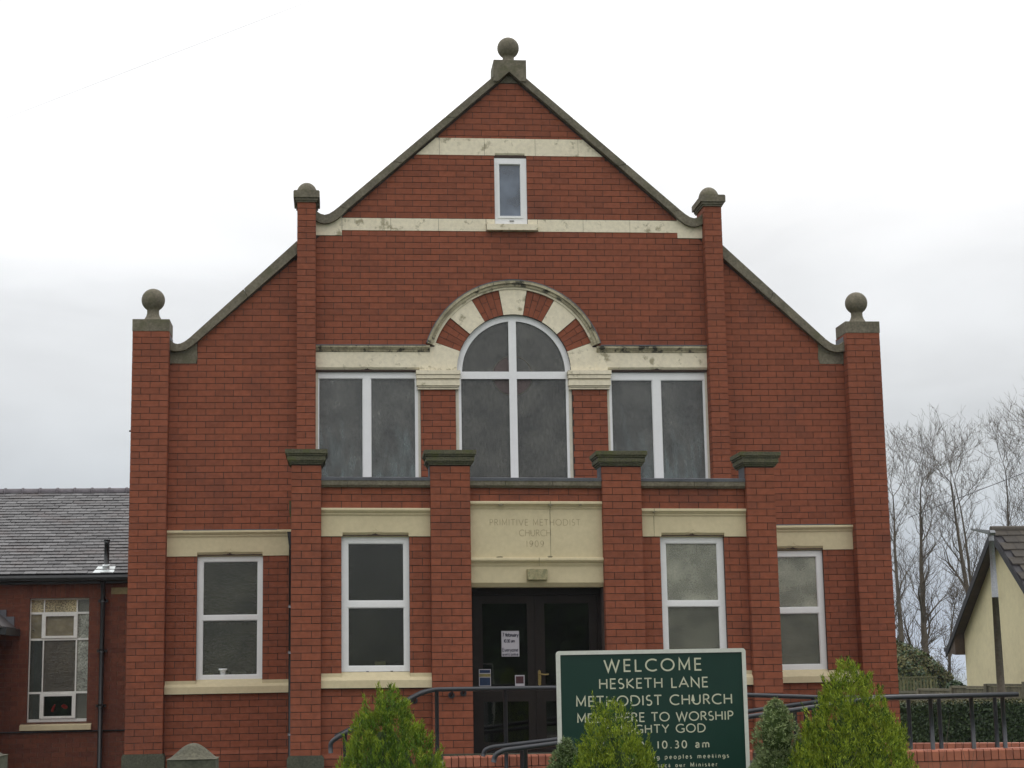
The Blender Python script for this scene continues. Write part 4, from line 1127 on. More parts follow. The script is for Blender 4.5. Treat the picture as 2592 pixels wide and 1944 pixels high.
# slate roof, 22 degrees
TH = radians(22.5); EZ, EY = 3.455, HY-.12; SLN = 4.75
def rp(x, s, h=0.): return (x, EY+s*cos(TH)-h*sin(TH), EZ+s*sin(TH)+h*cos(TH))
mb = MB()
for sgn in (0, 1):
    p = [rp(HX0-.2, 0, -.03), rp(HX1+.1, 0, -.03), rp(HX1+.1, SLN, -.03), rp(HX0-.2, SLN, -.03)]
    if sgn:
        yr = rp(0, SLN)[1]; p = [(x, 2*yr-y, z) for x, y, z in p][::-1]
    mb.face([mb.vert(q) for q in p])
mb.build('roof', SLATEB, hall)
g_, w_ = .1655, .205
slates = []
for r in range(29):
    x = -9.9+(r % 2)*w_/2
    while x < -5.0:
        w = w_*random.choice((1, 1, 1, .96)); slates.append((r, x, w)); x += w_
slates.sort(key=lambda q: (q[0] if -8.3 < q[1] else 100+q[0]))
def slate_geo(mb, r, x, w, tone, O=(0, 0, 0)):
    s0, s1 = r*g_, r*g_+g_*1.5
    tl = random.uniform(-.004, .004); lift = random.uniform(.012, .020)
    q = [rp(x+.003, s0+tl, lift), rp(x+w-.003, s0-tl, lift), rp(x+w-.003, s1, -.004), rp(x+.003, s1, -.004)]
    b = [rp(x+.003, s0+tl, lift-.012), rp(x+w-.003, s0-tl, lift-.012)]
    i = [mb.vert(p, tone) for p in q+b]
    mb.face(i[:4]); mb.face([i[4], i[5], i[1], i[0]]); mb.face([i[0], i[3], i[4]]); mb.face([i[1], i[5], i[2]])
pr_ = MB(); slate_geo(pr_, 0, 0, w_, 0.)
base = Vector(rp(0, 0))
me = bpy.data.meshes.new('slate'); me.from_pydata([tuple(Vector(v)-base) for v in pr_.v], [], pr_.f); me.materials.append(SLATE); me.update()
for r, x, w in slates[:300]:
    o = bpy.data.objects.new('slate', me); o.location = rp(x, r*g_+random.uniform(-.003, .003), random.uniform(-.001, .003)); o.rotation_euler = (random.uniform(-.01, .01), 0, random.uniform(-.012, .012)); link(o, hall)
mb = MB()
for r, x, w in slates[300:]: slate_geo(mb, r, x, w, random.random())
mb.build('slates', SLATE, hall, 'stuff')
x = -9.9
while x < -5.0:                                   # ridge tiles with raised collars
    c = rp(x, SLN); pts = []
    mb = MB(); mb.tube([(x, c[1], c[2]-.04), (x+.315, c[1], c[2]-.04)], .105, 12); mb.tube([(x, c[1], c[2]-.04), (x+.035, c[1], c[2]-.04)], .119, 12)
    mb.build('ridge_tile', RIDGE, hall); x += .322
mb = MB(); mb.section([(EY-.10, EZ-.02), (EY-.115, EZ-.06), (EY-.10, EZ-.105), (EY-.06, EZ-.12), (EY-.02, EZ-.105), (EY, EZ-.05), (EY, EZ-.02)], HX0, -5.6); mb.build('gutter', BLACK, hall)
mb = MB(); mb.box(HX0, -5.6, EY-.0, HY-.01, EZ-.15, EZ-.03); mb.build('fascia', BLACK, hall)
mb = MB(); mb.tube([(-6.155, EY-.04, EZ-.10), (-6.155, HY-.09, EZ-.30), (-6.155, HY-.09, .12)], .038, 12); hdp = mb.build('downpipe', BLACK, hall)
for z in (2.99, 2.18, 1.30):
    mb = MB(); mb.tube([(-6.155, HY-.09, z), (-6.155, HY-.09, z+.055)], .052, 12); mb.box(-6.235, -6.075, HY-.07, HY-.02, z+.01, z+.05); mb.build('pipe_collar', BLACK, hdp)
# vent pipe through the slates on a bright lead slate
mb = MB(); mb.tube([rp(-6.14, .28), (-6.14, rp(0, .28)[1], 4.02)], .042, 12); mb.tube([(-6.14, rp(0, .28)[1], 3.985), (-6.14, rp(0, .28)[1], 4.03)], .052, 12); mb.build('vent_pipe', BLACK, hall)
BRL = mat('bright_new_lead', (.62, .66, .66), (.5, .54, .54), rough=.35, scale=8, metal=.2)
mb = MB(); p = [rp(-6.33, .02, .016), rp(-5.99, .02, .016), rp(-6.0, .36, .016), rp(-6.28, .36, .016)]; b = [rp(-6.33, .02, .0), rp(-5.99, .02, .0), rp(-6.0, .36, .0), rp(-6.28, .36, .0)]
i = [mb.vert(q) for q in p]; j = [mb.vert(q) for q in b]; mb.face(i)
for k in range(4): mb.face([i[(k+1) % 4], i[k], j[k], j[(k+1) % 4]])
mb.tube([rp(-6.14, .24, .0), rp(-6.14, .24, .07)], .06, 10); mb.build('lead_slate', BRL, hall)
mb = MB(); mb.tube([(HX0, HY-.02, .925), (-7.3, HY-.02, .930), (-5.75, HY-.02, .932)], .014, 6); mb.build('wall_cable', BLACK, hall)
# side porch of the hall at the picture's left edge
hp_ = empty('side_porch', (-8.6, 5.9, .12), 'small gabled slate porch roof with stepped lead flashing at the left edge of the hall', 'porch')
mb = MB()
ex, ez_, rx, rz = -7.545, 2.60, -8.70, 3.62
mb.prism([(2*rx-ex, ez_), (rx, rz), (ex, ez_), (ex, ez_-.07), (rx, rz-.09), (2*rx-ex, ez_-.07)], 5.3, HY-.01); mb.build('roof', SLATE, hp_)
mb = MB(); mb.box(2*rx-ex+.25, -7.80, 5.5, HY-.01, -.1, 2.56); mb.build('porch_wall', BRICK2, hp_)
mb = MB(); mb.box(ex-.05, ex+.07, 5.3, HY-.02, ez_-.13, ez_-.02); mb.build('gutter', BLACK, hp_)
mb = MB(); n_ = 9
pts = []
for k in range(n_):
    t0, t1 = k/n_, (k+1)/n_
    xa = ex-.03+(rx-ex)*t0; za = ez_+(rz-ez_)*t0; xb = ex-.03+(rx-ex)*t1; zb2 = ez_+(rz-ez_)*t1
    mb.prism([(xa, za), (xa, zb2+.07), (xb, zb2+.07), (xb, zb2)], HY-.03, HY-.008)
mb.build('stepped_flashing', LEAD, hp_)

# ================================================================== RAMP, LANDING, STEPS AND HANDRAILS
ramp = empty('access_ramp', (1.5, -3.6, .12), 'red brick access ramp with a soldier-course kerb in front of the porch', 'ramp')
mb = MB(); mb.box(-1.2, 2.2, -3.50, -2.38, .1, .78); mb.build('landing', PAVE, ramp)
mb = MB()
mb.box(2.2, 5.4, -3.50, -2.0, .1, .60)
i = [mb.vert(p) for p in ((-.6, -4.85, .15), (3.2, -4.85, .60), (3.2, -3.72, .60), (-.6, -3.72, .15))]; mb.face(i)
mb.box(3.2, 5.4, -4.86, -3.50, .1, .60)
mb.build('ramp_slab', PAVE, ramp)
mb = MB()
for k in range(4): mb.box(-1.2-.3*(k+1), -1.2-.3*k, -3.5, -2.40, .1, .78-.16*(k+1))
mb.build('steps', PAVE, ramp)
def kerb_wall(x0, x1, yf, th, ztop, bx=.078, name='kerb_wall'):
    mb = MB(); mb.box(x0, x1, yf+.006, yf+th-.006, .1, ztop-.115); core = mb.build(name, MORTAR, ramp)
    x = x0; pr = MB(); w = bx-.009
    me = bpy.data.meshes.new('soldier_brick')
    prof = [(0, 0), (0, .092), (.014, .108), (th, .108), (th, 0)]      # bull-nosed front arris
    v = [(-w/2, y, z) for y, z in prof]+[(w/2, y, z) for y, z in prof]; n = len(prof)
    f = [tuple(range(n)), tuple(range(2*n-1, n-1, -1))]+[(k, n+k, n+(k+1) % n, (k+1) % n) for k in range(n)]
    f = [tuple(q) for q in f]
    me.from_pydata(v, [], f); me.materials.append(BRICKR); me.update()
    while x < x1-.02:
        o = bpy.data.objects.new('soldier_brick', me); o.location = (x+bx/2, yf-.008+random.uniform(-.001, .001), ztop-.108+random.uniform(-.001, .001)); link(o, core); x += bx
    fb = MB(); add_bricks(fb, brick_polys(x0, x1, .1, ztop-.112, ztop-.112), yf); fb.build('brickwork', BRICKR, core, 'stuff')
    return core
kerb_wall(-1.2, 2.1, -3.62, .215, .885)
kerb_wall(-.3, 1.0, -4.95, .215, .50)
kerb_wall(1.0, 2.6, -4.95, .215, .70)
kerb_wall(2.6, 5.6, -4.95, .215, .908)
mb = MB()
for (x0, y0, x1, y1) in ((3.9, -1.9, 5.9, -2.75),):
    n_ = 24; dx, dy = (x1-x0)/n_, (y1-y0)/n_; l_ = sqrt(dx*dx+dy*dy); ux, uy = dx/l_, dy/l_
    for k in range(n_):
        a = (x0+dx*k+ux*.004, y0+dy*k+uy*.004); b = (x0+dx*(k+1)-ux*.004, y0+dy*(k+1)-uy*.004); t = random.random()
        zt = .845
        q = [a, b, (b[0]-uy*.2, b[1]+ux*.2), (a[0]-uy*.2, a[1]+ux*.2)]
        lo_ = [mb.vert((p[0], p[1], .3), t) for p in q]; hi_ = [mb.vert((p[0], p[1], zt), t) for p in q]
        mb.face(hi_)
        for m_ in range(4): mb.face([lo_[m_], lo_[(m_+1) % 4], hi_[(m_+1) % 4], hi_[m_]])
mb.build('back_kerb', BRICKR, ramp, 'stuff')

def bend(pts, r=.12, n=5):
    o = [Vector(pts[0])]
    for i in range(1, len(pts)-1):
        p = Vector(pts[i]); a = (Vector(pts[i-1])-p); b = (Vector(pts[i+1])-p); ra = min(r, a.length*.45, b.length*.45)
        a = p+a.normalized()*ra; b = p+b.normalized()*ra
        for k in range(n+1):
            t = k/n; o.append(a*(1-t)**2+p*2*t*(1-t)+b*t*t)
    o.append(Vector(pts[-1])); return o
def handrail(label, pts, posts, r=.024, brackets=(), pr=.022, br=.1):
    t = empty('handrail', (pts[0][0], pts[0][1], .2), label, 'handrail', 'charcoal tube handrails of the ramp')
    mb = MB(); mb.tube(bend(pts, br), r, 12); mb.build('rail', RAIL, t)
    for x, y, zb, zt in posts:
        mb = MB(); mb.tube([(x, y, zb), (x, y, zt)], pr, 10); mb.tube([(x, y, zb), (x, y, zb+.012)], pr*1.8, 10); mb.build('post', RAIL, t)
    for x, y0, y1, z in brackets:
        mb = MB(); mb.tube([(x, y0, z+.05), (x, (y0+y1)/2, z), (x, y1, z)], .012, 8); mb.tube([(x, y1-.012, z), (x, y1, z)], .038, 12); mb.build('wall_bracket', RAIL, t)
    return t
ZC = 1.588
handrail('charcoal handrail from the steps along the door landing and down behind the ramp', [(-2.400, -3.70, .955), (-2.405, -3.70, 1.065), (-2.33, -3.70, 1.118), (-1.43, -3.70, 1.565), (-1.30, -3.70, 1.597), (-.05, -3.70, 1.592), (2.11, -3.70, 1.475), (3.1, -3.70, 1.425), (4.9, -3.70, 1.425)],
         [(-1.275, -3.70, .15, 1.59), (-.54, -3.70, .15, 1.58), (1.05, -3.70, .15, 1.52), (2.831, -3.70, .5, 1.43), (3.90, -3.70, .55, 1.42), (4.245, -3.70, .55, 1.42), (4.88, -3.70, .55, 1.42), (-2.25, -3.70, .14, 1.14)], br=.09)
handrail('lower charcoal handrail on the back side of the rising ramp', [(-.795, -3.78, .89), (-.78, -3.78, .955), (-.70, -3.78, .985), (-.05, -3.78, 1.045), (2.10, -3.78, 1.305), (2.95, -3.78, 1.40)],
         [(-.38, -3.78, .14, .99), (1.15, -3.78, .3, 1.17), (2.60, -3.78, .5, 1.34)], br=.07)
handrail('front charcoal handrail nearest the sign, rising to the right-hand landing', [(-.785, -4.90, .885), (-.765, -4.90, .960), (-.68, -4.90, 1.000), (-.20, -4.90, 1.050), (1.82, -4.90, 1.278), (2.90, -4.90, 1.408), (3.28, -4.90, 1.442), (4.665, -4.90, 1.449)],
         [(-.462, -4.90, .14, 1.01), (.9, -4.90, .3, 1.16), (2.414, -4.90, .6, 1.34), (3.745, -4.85, .88, 1.44), (4.18, -4.85, .88, 1.44), (4.515, -4.85, .88, 1.44)], br=.07, r=.026)
handrail('short upper charcoal handrail fixed to the porch wall above the steps', [(-2.36, -2.46, 1.08), (-1.635, -2.46, 1.43), (-1.36, -2.46, 1.565), (-1.24, -2.46, 1.582), (-.86, -2.46, 1.582)],
         [], brackets=[(-1.03, -2.46, PY, 1.515), (-.893, -2.46, PY, 1.535), (-1.45, -2.46, PW_, 1.46)], br=.08)

# ================================================================== WELCOME SIGN
sg = empty('welcome_sign', (-.30, -11.1, .2), 'green church welcome board in a pale frame with cream capitals', 'sign')
SY = -11.149; SX0, SX1, SZ1, SZ0 = -.923, .317, 1.905, .86
mb = MB()
def rrect(x0, x1, z0, z1, r, n=5):
    o = []
    for cx, cz, a in ((x1-r, z1-r, 0), (x0+r, z1-r, 90), (x0+r, z0+r, 180), (x1-r, z0+r, 270)):
        o += [(cx+r*cos(radians(a+90*i/n)), cz+r*sin(radians(a+90*i/n))) for i in range(n+1)]
    return o
holed_prism(mb, rrect(SX0, SX1, SZ0, SZ1, .022), [rrect(SX0+.025, SX1-.025, SZ0+.025, SZ1-.025, .004)], SY-.012, SY+.02); mb.build('frame', SIGNF, sg)
mb = MB(); mb.box(SX0+.01, SX1-.01, SY-.004, SY+.012, SZ0+.01, SZ1-.01); mb.build('board', SIGNG, sg)
U = 1.24/1766
def lx(px): return SX0+(px-212)*U
for t_, xa, xb, dz, cap, w in (('WELCOME', 655, 1558, .062, .0725, .0115), ('HESKETH LANE', 602, 1613, .183, .0595, .0093), ('METHODIST CHURCH', 386, 1836, .292, .0600, .0095),
                               ('MEET HERE TO WORSHIP', 393, 1838, .401, .0530, .0085), ('ALMIGHTY GOD', 640, 1575, .478, .0500, .0082), ('SUNDAY 10.30 am', 560, 1606, .582, .0440, .0085),
                               ('and young peoples meetings', 800, 1784, .668, .0250, .0052), ('contact our Minister', 1010, 1675, .722, .0230, .0050)):
    if cap > .04:
        text_mesh(None, t_, lx(xa), lx(xb), SZ1-dz-cap, cap, w*.88, .0012, SY-.0055, 1.2, ('letter', SIGNW, sg))
    else:
        mb = MB(); text_mesh(mb, t_, lx(xa), lx(xb), SZ1-dz-cap, cap, w*.9, .0012, SY-.0055, 1.15); mb.build('small_lettering', SIGNW, sg, 'stuff')
for x in (SX0+.15, SX1-.15):
    mb = MB(); mb.box(x-.03, x+.03, SY+.021, SY+.08, .1, SZ1-.1); mb.build('post', GALV, sg)

# ================================================================== GATEPOSTS
def gatepost(x, y, w, zt, label, h=.11):
    t = empty('gatepost', (x, y, .12), label, 'gatepost', 'stone-capped gateposts')
    mb = MB(); mb.box(x-w/2+.03, x+w/2-.03, y-w/2+.03, y+w/2-.03, -.05, zt-h); mb.build('shaft', STONED, t)
    mb = MB(); hw_ = w/2
    mb.box(x-hw_, x+hw_, y-hw_, y+hw_, zt-h, zt-.001); capo = mb.build('capstone', STONED, t)
    # saddle top: smooth bulge rising from the square cap
    mb = MB(); n = 14; g = []
    for j in range(n+1):
        row = []
        for i in range(n+1):
            u, v = -1+2*i/n, -1+2*j/n; d = min(1, sqrt(u*u*1.0+v*v*1.0))
            hgt = .112*(.5+.5*cos(pi*min(1, d*1.02)))**.62
            row.append(mb.vert((x+u*(hw_+.008), y+v*(hw_+.008), zt+hgt)))
        g.append(row)
    for j in range(n):
        for i in range(n): mb.face([g[j][i], g[j][i+1], g[j+1][i+1], g[j+1][i]], True)
    mb.build('saddle_top', GATECAP, t)
GATECAP = mat('lichen_capstone', (.110, .102, .072), (.062, .060, .042), rough=.95, scale=7, fine=.3, bump=.3)
gatepost(-3.395, -9.0, .352, 1.182, 'stone gatepost with a rounded saddle cap in front of the left church wall')
gatepost(-4.955, -9.0, .352, 1.235, 'stone gatepost cut off by the bottom left corner of the photo')

# ================================================================== PLANTING
def conifer(name, x, y, zb, h, rbase, seed, n=15000, m=CONIF, group=None, label='', lean=0., pw=.62):
    """flame-shaped conifer: tens of thousands of short scale-leaf sprays on upswept plumes"""
    R_ = RND(seed); t = empty(name, (x, y, zb), label, 'conifer', group)
    ph = [R_.uniform(0, 6.28) for _ in range(5)]
    def rad(a, u):
        s_ = rbase*(1-u)**pw
        if u < .10: s_ *= .85+1.5*u
        k = 1+.09*sin(3*a+ph[0]+u*7)+.07*sin(5*a+ph[1]-u*11)+.05*sin(8*a+ph[2]+u*23)
        return max(.010, s_*k)
    def centre(u): return Vector((x+lean*sin(u*1.4)*h, y, zb+u*h))
    core = MB(); nseg = 16; prev = None
    for k in range(14):
        u = k/13.; ring = []
        for i in range(nseg):
            a = 2*pi*i/nseg; r = rad(a, min(.98, u))*.74; c = centre(u*.88)
            ring.append(core.vert((c.x+r*cos(a), c.y+r*sin(a), c.z)))
        if prev:
            for i in range(nseg): core.face([prev[i], prev[(i+1) % nseg], ring[(i+1) % nseg], ring[i]])
        prev = ring
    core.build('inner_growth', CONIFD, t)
    mb = MB()
    nP = int(n/54)
    for _ in range(nP):            # plumes
        u = 1-(R_.random()**.62); a = R_.uniform(0, 2*pi); tn = R_.random()
        r = rad(a, u); c = centre(u)
        kk = R_.uniform(.66, .90); p = Vector((c.x+r*kk*cos(a), c.y+r*kk*sin(a), c.z))
        out_ = Vector((cos(a), sin(a), 0)); ax = (out_*.50*(1-u*.7)+Vector((R_.gauss(0, .12), R_.gauss(0, .12), 1))).normalized()
        ln = R_.uniform(.08, .16)*(1 if R_.random() < .93 else 1.8)*(1-.30*u); wd = R_.uniform(.022, .038)*(1-.3*u)
        b1 = ax.cross(out_).normalized() if ax.cross(out_).length > 1e-3 else Vector((1, 0, 0)); b2 = ax.cross(b1)
        for _ in range(64):
            v = R_.random()**.8; w = wd*(1-v**2)*1.35+.003
            q = p+ax*(ln*v)+(b1*R_.gauss(0, .55)+b2*R_.gauss(0, .55))*w
            d = (ax*.9+b1*R_.gauss(0, .42)+b2*R_.gauss(0, .42)).normalized()
            l_ = R_.uniform(.014, .032)
            s_ = d.cross(Vector((R_.uniform(-1, 1), R_.uniform(-1, 1), R_.uniform(-1, 1))))
            if s_.length < 1e-3: continue
            s_ = s_.normalized()*R_.uniform(.0019, .0038)
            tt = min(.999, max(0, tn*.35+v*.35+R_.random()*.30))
            mb.face([mb.vert(q-s_, tt*.8), mb.vert(q+s_, tt*.8), mb.vert(q+d*l_, tt)])
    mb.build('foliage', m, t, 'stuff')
    mb = MB(); mb.tube([(x, y, zb-.1), (x, y, zb+h*.5)], [.03, .012], 8); mb.build('trunk', BARK, t)
    return t
G3 = 'golden conifers in the front bed'
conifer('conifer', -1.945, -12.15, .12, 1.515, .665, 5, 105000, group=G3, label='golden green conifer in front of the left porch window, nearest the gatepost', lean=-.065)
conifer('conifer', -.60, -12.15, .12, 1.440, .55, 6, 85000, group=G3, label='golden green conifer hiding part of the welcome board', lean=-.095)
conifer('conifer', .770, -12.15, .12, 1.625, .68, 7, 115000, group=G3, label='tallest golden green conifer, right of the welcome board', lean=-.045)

def dwarf(x, y, zb, h, r, seed, label, lobes):
    R_ = RND(seed); t = empty('dwarf_conifer', (x, y, zb), label, 'shrub', 'blue-green dwarf conifers')
    mb = MB(); core = MB()
    for (ox, oy, oz, lr, lh) in lobes:
        core.lathe(x+ox, y+oy, [(.002, oz+zb+lh*.9)]+[(lr*.72*sin(a*pi/10), oz+zb+lh*.5+lh*.42*cos(a*pi/10)) for a in range(1, 10)], 14)
        nC = int(620*lr/.16*max(1, lh/.35))
        for _ in range(nC):
            a = R_.uniform(0, 2*pi); u = R_.random(); tn = R_.random()
            w = lr*(sin(pi*min(1, u*.80+.2))**.7)*R_.uniform(.80, 1.08)*(1+.12*sin(4*a+u*9+seed))
            c = Vector((x+ox+w*cos(a), y+oy+w*sin(a), zb+oz+lh*u))
            ax = Vector((cos(a)*.8, sin(a)*.8, .55)).normalized()
            for _ in range(13):
                d = (ax+Vector((R_.gauss(0, .7), R_.gauss(0, .7), R_.gauss(0, .6)))).normalized(); ln = R_.uniform(.010, .024)
                s_ = d.cross(Vector((R_.uniform(-1, 1), R_.uniform(-1, 1), R_.uniform(-1, 1)))).normalized()*R_.uniform(.002, .0042)
                o_ = c+Vector((R_.gauss(0, .006), R_.gauss(0, .006), R_.gauss(0, .006)))
                tt = min(.999, tn*.6+.4*R_.random())
                mb.face([mb.vert(o_-s_, tt*.7), mb.vert(o_+s_, tt*.7), mb.vert(o_+d*ln, tt)])
    core.build('inner_growth', CONIFD, t); mb.build('foliage', DWARF, t, 'stuff')
dwarf(-.965, -11.85, .14, 1.25, .15, 3, 'blue-green dwarf conifer at the left foot of the welcome board', [(0, 0, .95, .085, .285), (-.07, .0, .60, .14, .50), (.06, 0, .35, .16, .6)])
dwarf(.325, -11.85, .14, 1.45, .2, 4, 'taller blue-green dwarf conifer between the welcome board and the tallest golden conifer', [(0, 0, 1.05, .130, .39), (-.01, 0, .72, .175, .48), (.17, .0, .80, .125, .42), (.02, 0, .3, .22, .7), (.20, 0, .4, .15, .6)])
# bare twigs of a rose in the bed
def twigs(x, y, zb, h, seed, label, n=7):
    R_ = RND(seed); t = empty('bare_shrub', (x, y, zb), label, 'shrub', 'bare twiggy shrubs in the front bed')
    mb = MB()
    for _ in range(n):
        a = R_.uniform(0, 6.28); p = Vector((x, y, zb)); d = Vector((cos(a)*.35, sin(a)*.2, 1)).normalized(); pts = [p.copy()]
        for k in range(9):
            d = (d+Vector((R_.gauss(0, .12), R_.gauss(0, .08), 0))).normalized(); p = p+d*h/9; pts.append(p.copy())
            if k > 3 and R_.random() < .4:
                e = (d+Vector((R_.uniform(-1, 1), 0, .2))).normalized(); mb.tube([p, p+e*h*.1, p+e*h*.17+Vector((0, 0, .02))], [.0016, .0012, .0006], 4, caps=False)
        mb.tube(pts, [.004-.0034*k/9 for k in range(10)], 5, caps=False)
    mb.build('stems', BARK, t)
twigs(1.45, -11.6, .14, 1.15, 21, 'bare thin twigs rising in front of the right end of the ramp wall', 9)
twigs(.28, -12.2, .14, 1.1, 22, 'bare thin twigs crossing the right foot of the welcome board', 5)

# ================================================================== RIGHT BACKGROUND
# cream house, gable end towards the church
GX = 13.635; RY, RZ = 17.6, 4.93; HWD, EZH = 2.95, 2.16
house = empty('house', (GX+4, RY, -.7), 'cream rendered house with a brown tiled roof and dark verge boards', 'house')
mb = MB()
pw = [(RY-HWD, -1.2), (RY+HWD, -1.2), (RY+HWD, EZH+.45), (RY, RZ-.12), (RY-HWD, EZH+.45)]
a = [mb.vert((GX, y, z)) for y, z in pw]; b = [mb.vert((GX+9, y, z)) for y, z in pw]
mb.face(a[::-1]); mb.face(b)
for k in range(5): mb.face([a[k], a[(k+1) % 5], b[(k+1) % 5], b[k]])
mb.build('wall', RENDER, house)
HR = HWD+.62; pit = atan2(RZ-EZH+.07, HR)
def hr(x, s, h, sg): return (x, RY+sg*s*cos(pit), RZ-s*sin(pit)+h*cos(pit))
SL = sqrt(HR*HR+(RZ-EZH+.07)**2)
for sg_ in (-1, 1):
    mb = MB(); p = [hr(GX-.28, 0, 0, sg_), hr(GX-.28, SL, 0, sg_), hr(GX+9.3, SL, 0, sg_), hr(GX+9.3, 0, 0, sg_)]; q = [(v[0], v[1], v[2]-.09) for v in p]
    i = [mb.vert(v) for v in p]; j = [mb.vert(v) for v in q]; mb.face(i); mb.face(j[::-1])
    for k in range(4): mb.face([i[k], i[(k+1) % 4], j[(k+1) % 4], j[k]])
    mb.build('roof', VERGE, house)
    mb = MB(); a_, b_ = hr(GX-.30, 0, -.02, sg_), hr(GX-.30, SL, -.02, sg_)
    i = [mb.vert(v) for v in (a_, b_, (b_[0], b_[1], b_[2]-.17), (a_[0], a_[1], a_[2]-.22))]; j = [mb.vert((mb.v[k][0]+.03, mb.v[k][1], mb.v[k][2])) for k in i]
    mb.face(i); mb.face(j[::-1])
    for k in range(4): mb.face([i[k], i[(k+1) % 4], j[(k+1) % 4], j[k]])
    mb.build('verge_board', VERGE, house)
    mb = MB(); a_, b_ = hr(GX-.27, .05, -.12, sg_), hr(GX-.27, SL, -.12, sg_); c_, d_ = hr(GX+.0, SL, -.12, sg_), hr(GX, .05, -.12, sg_)
    mb.face([mb.vert(v) for v in (a_, b_, c_, d_)]); mb.build('soffit', SOFFIT, house)
    # boxed eave end and gutter
    mb = MB(); y0 = RY+sg_*HWD; y1 = RY+sg_*(HR-.05)
    i = [(y0, EZH+.42), (y1, EZH-.02), (y1, EZH-.14), (y0, EZH-.20)]
    i1 = [mb.vert((GX-.26, *v)) for v in i]; i2 = [mb.vert((GX+9, *v)) for v in i]; mb.face(i1); mb.face(i2[::-1])
    for k in range(4): mb.face([i1[k], i1[(k+1) % 4], i2[(k+1) % 4], i2[k]])
    mb.build('eave_box', SOFFIT, house)
    mb = MB(); mb.tube([(GX-.3, RY+sg_*(HR+.05), EZH-.05), (GX+9.3, RY+sg_*(HR+.05), EZH-.05)], .06, 8); mb.build('gutter', BLACK, house)
tw, tg = .33, .30
me = bpy.data.meshes.new('roof_tile')
vv = []
for (s, h) in ((0, .012), (tg*1.1, .045), (tg*1.1, .015)):
    for x in (.006, tw-.006): vv.append((x, -s*cos(pit), -s*sin(pit)+h))
me.from_pydata(vv, [], [(0, 2, 3, 1), (2, 4, 5, 3)]); me.materials.append(TILE); me.update()
cnt = 0; sm = MB()
for r in range(int(SL/tg)+1):
    for c in range(29):
        x = GX-.26+c*tw+(tw/2 if r % 2 else 0)-.02
        p = hr(x, r*tg, .01, -1)
        if cnt < 280 and c < 24:
            o = bpy.data.objects.new('roof_tile', me); o.location = p; link(o, house); cnt += 1
        else:
            t = random.random(); i = [sm.vert((p[0]+v[0], p[1]+v[1], p[2]+v[2]), t) for v in vv]; sm.face([i[0], i[2], i[3], i[1]]); sm.face([i[2], i[4], i[5], i[3]])
sm.build('roof_tiles', TILE, house, 'stuff')
mb = MB()
mb.tube([(GX-.28, RY, RZ-.02), (GX+9.3, RY, RZ-.02)], .10, 10); mb.build('ridge', TILE, house)

# street lamp
lp = empty('street_lamp', (11.09, 11.85, -.4), 'concrete street lamp with a grey sleeved top standing before the cream house', 'street lamp')
mb = MB(); mb.tube([(11.09, 11.85, -.8), (11.09, 11.85, 3.10)], [.098, .066], 12); mb.build('post', CONC, lp)
mb = MB(); mb.tube([(11.09, 11.85, 3.08), (11.09, 11.85, 4.34)], [.068, .048], 12); mb.tube([(11.09, 11.85, 4.24), (11.09, 11.85, 4.44)], .052, 12); mb.build('sleeve', GALV, lp)
mb = MB()
mb.section([(11.79, 4.36), (11.75, 4.40), (11.80, 4.455), (11.90, 4.455), (11.95, 4.40), (11.91, 4.36)], 11.04, 11.15)
i0 = len(mb.v)
# tapering lantern arm to the left
a = [(11.10, 11.80, 4.36), (11.10, 11.90, 4.36), (11.10, 11.90, 4.45), (11.10, 11.80, 4.45)]; b = [(10.66, 11.82, 4.475), (10.66, 11.88, 4.475), (10.66, 11.88, 4.495), (10.66, 11.82, 4.495)]
i = [mb.vert(v) for v in a]; j = [mb.vert(v) for v in b]; mb.face(i); mb.face(j[::-1])
for k in range(4): mb.face([i[k], i[(k+1) % 4], j[(k+1) % 4], j[k]])
mb.build('lantern', GALV, lp)

# boarded fence going back
def fence(name, pts, zb, label, m, bw=.10, capb=True, posts=True, gap=.012, h=1.5, picket=False):
    t = empty(name, (pts[0][0], pts[0][1], zb), label, 'fence')
    for (a, b) in zip(pts[:-1], pts[1:]):
        A, B = Vector(a), Vector(b); d = (B-A); ln = Vector((d.x, d.y)).length; u = Vector((d.x, d.y, 0))/ln; nrm = Vector((u.y, -u.x, 0))
        if nrm.y > 0: nrm = -nrm
        def slab(s0, s1, z0a, z1a, o0, o1, nm, mm=m, z0b=None, z1b=None):
            mb = MB(); tn = random.random(); z0b = z0a if z0b is None else z0b; z1b = z1a if z1b is None else z1b
            q = [(s0, o0, z0a), (s1, o0, z0b), (s1, o1, z0b), (s0, o1, z0a), (s0, o0, z1a), (s1, o0, z1b), (s1, o1, z1b), (s0, o1, z1a)]
            i = [mb.vert(Vector((A.x, A.y, 0))+u*s+nrm*o+Vector((0, 0, z)), tn) for s, o, z in q]
            for f in ((0, 1, 5, 4), (1, 2, 6, 5), (2, 3, 7, 6), (3, 0, 4, 7), (4, 5, 6, 7), (3, 2, 1, 0)): mb.face([i[k] for k in f])
            return mb.build(nm, mm, t)
        zt = A.z; zt2 = A.z
        s = 0
        while s < ln-.02:
            e = min(ln, s+bw)
            slab(s+gap/2, e-gap/2, zb, A.z-(.06 if capb else random.uniform(0, .02)), -.008, .008, 'picket' if picket else 'board')
            s = e
        if capb: slab(0, ln, A.z-.055, A.z, -.03, .03, 'capping_rail')
        else:
            slab(0, ln, A.z-.04, A.z, .009, .03, 'top_rail')
        if posts: slab(-.06, .06, zb, A.z+.05, -.06, .05, 'post')
fence('board_fence', [(12.7, 11.4, 1.325), (12.42, 13.85, 1.29), (12.22, 15.55, 1.235), (12.05, 17.3, 1.165), (11.86, 19.1, 1.09), (11.70, 20.6, 1.03), (11.2, 22.5, 1.02)], -.6, 'grey close-boarded fence with capping rail running back past the cream house', FENCE)
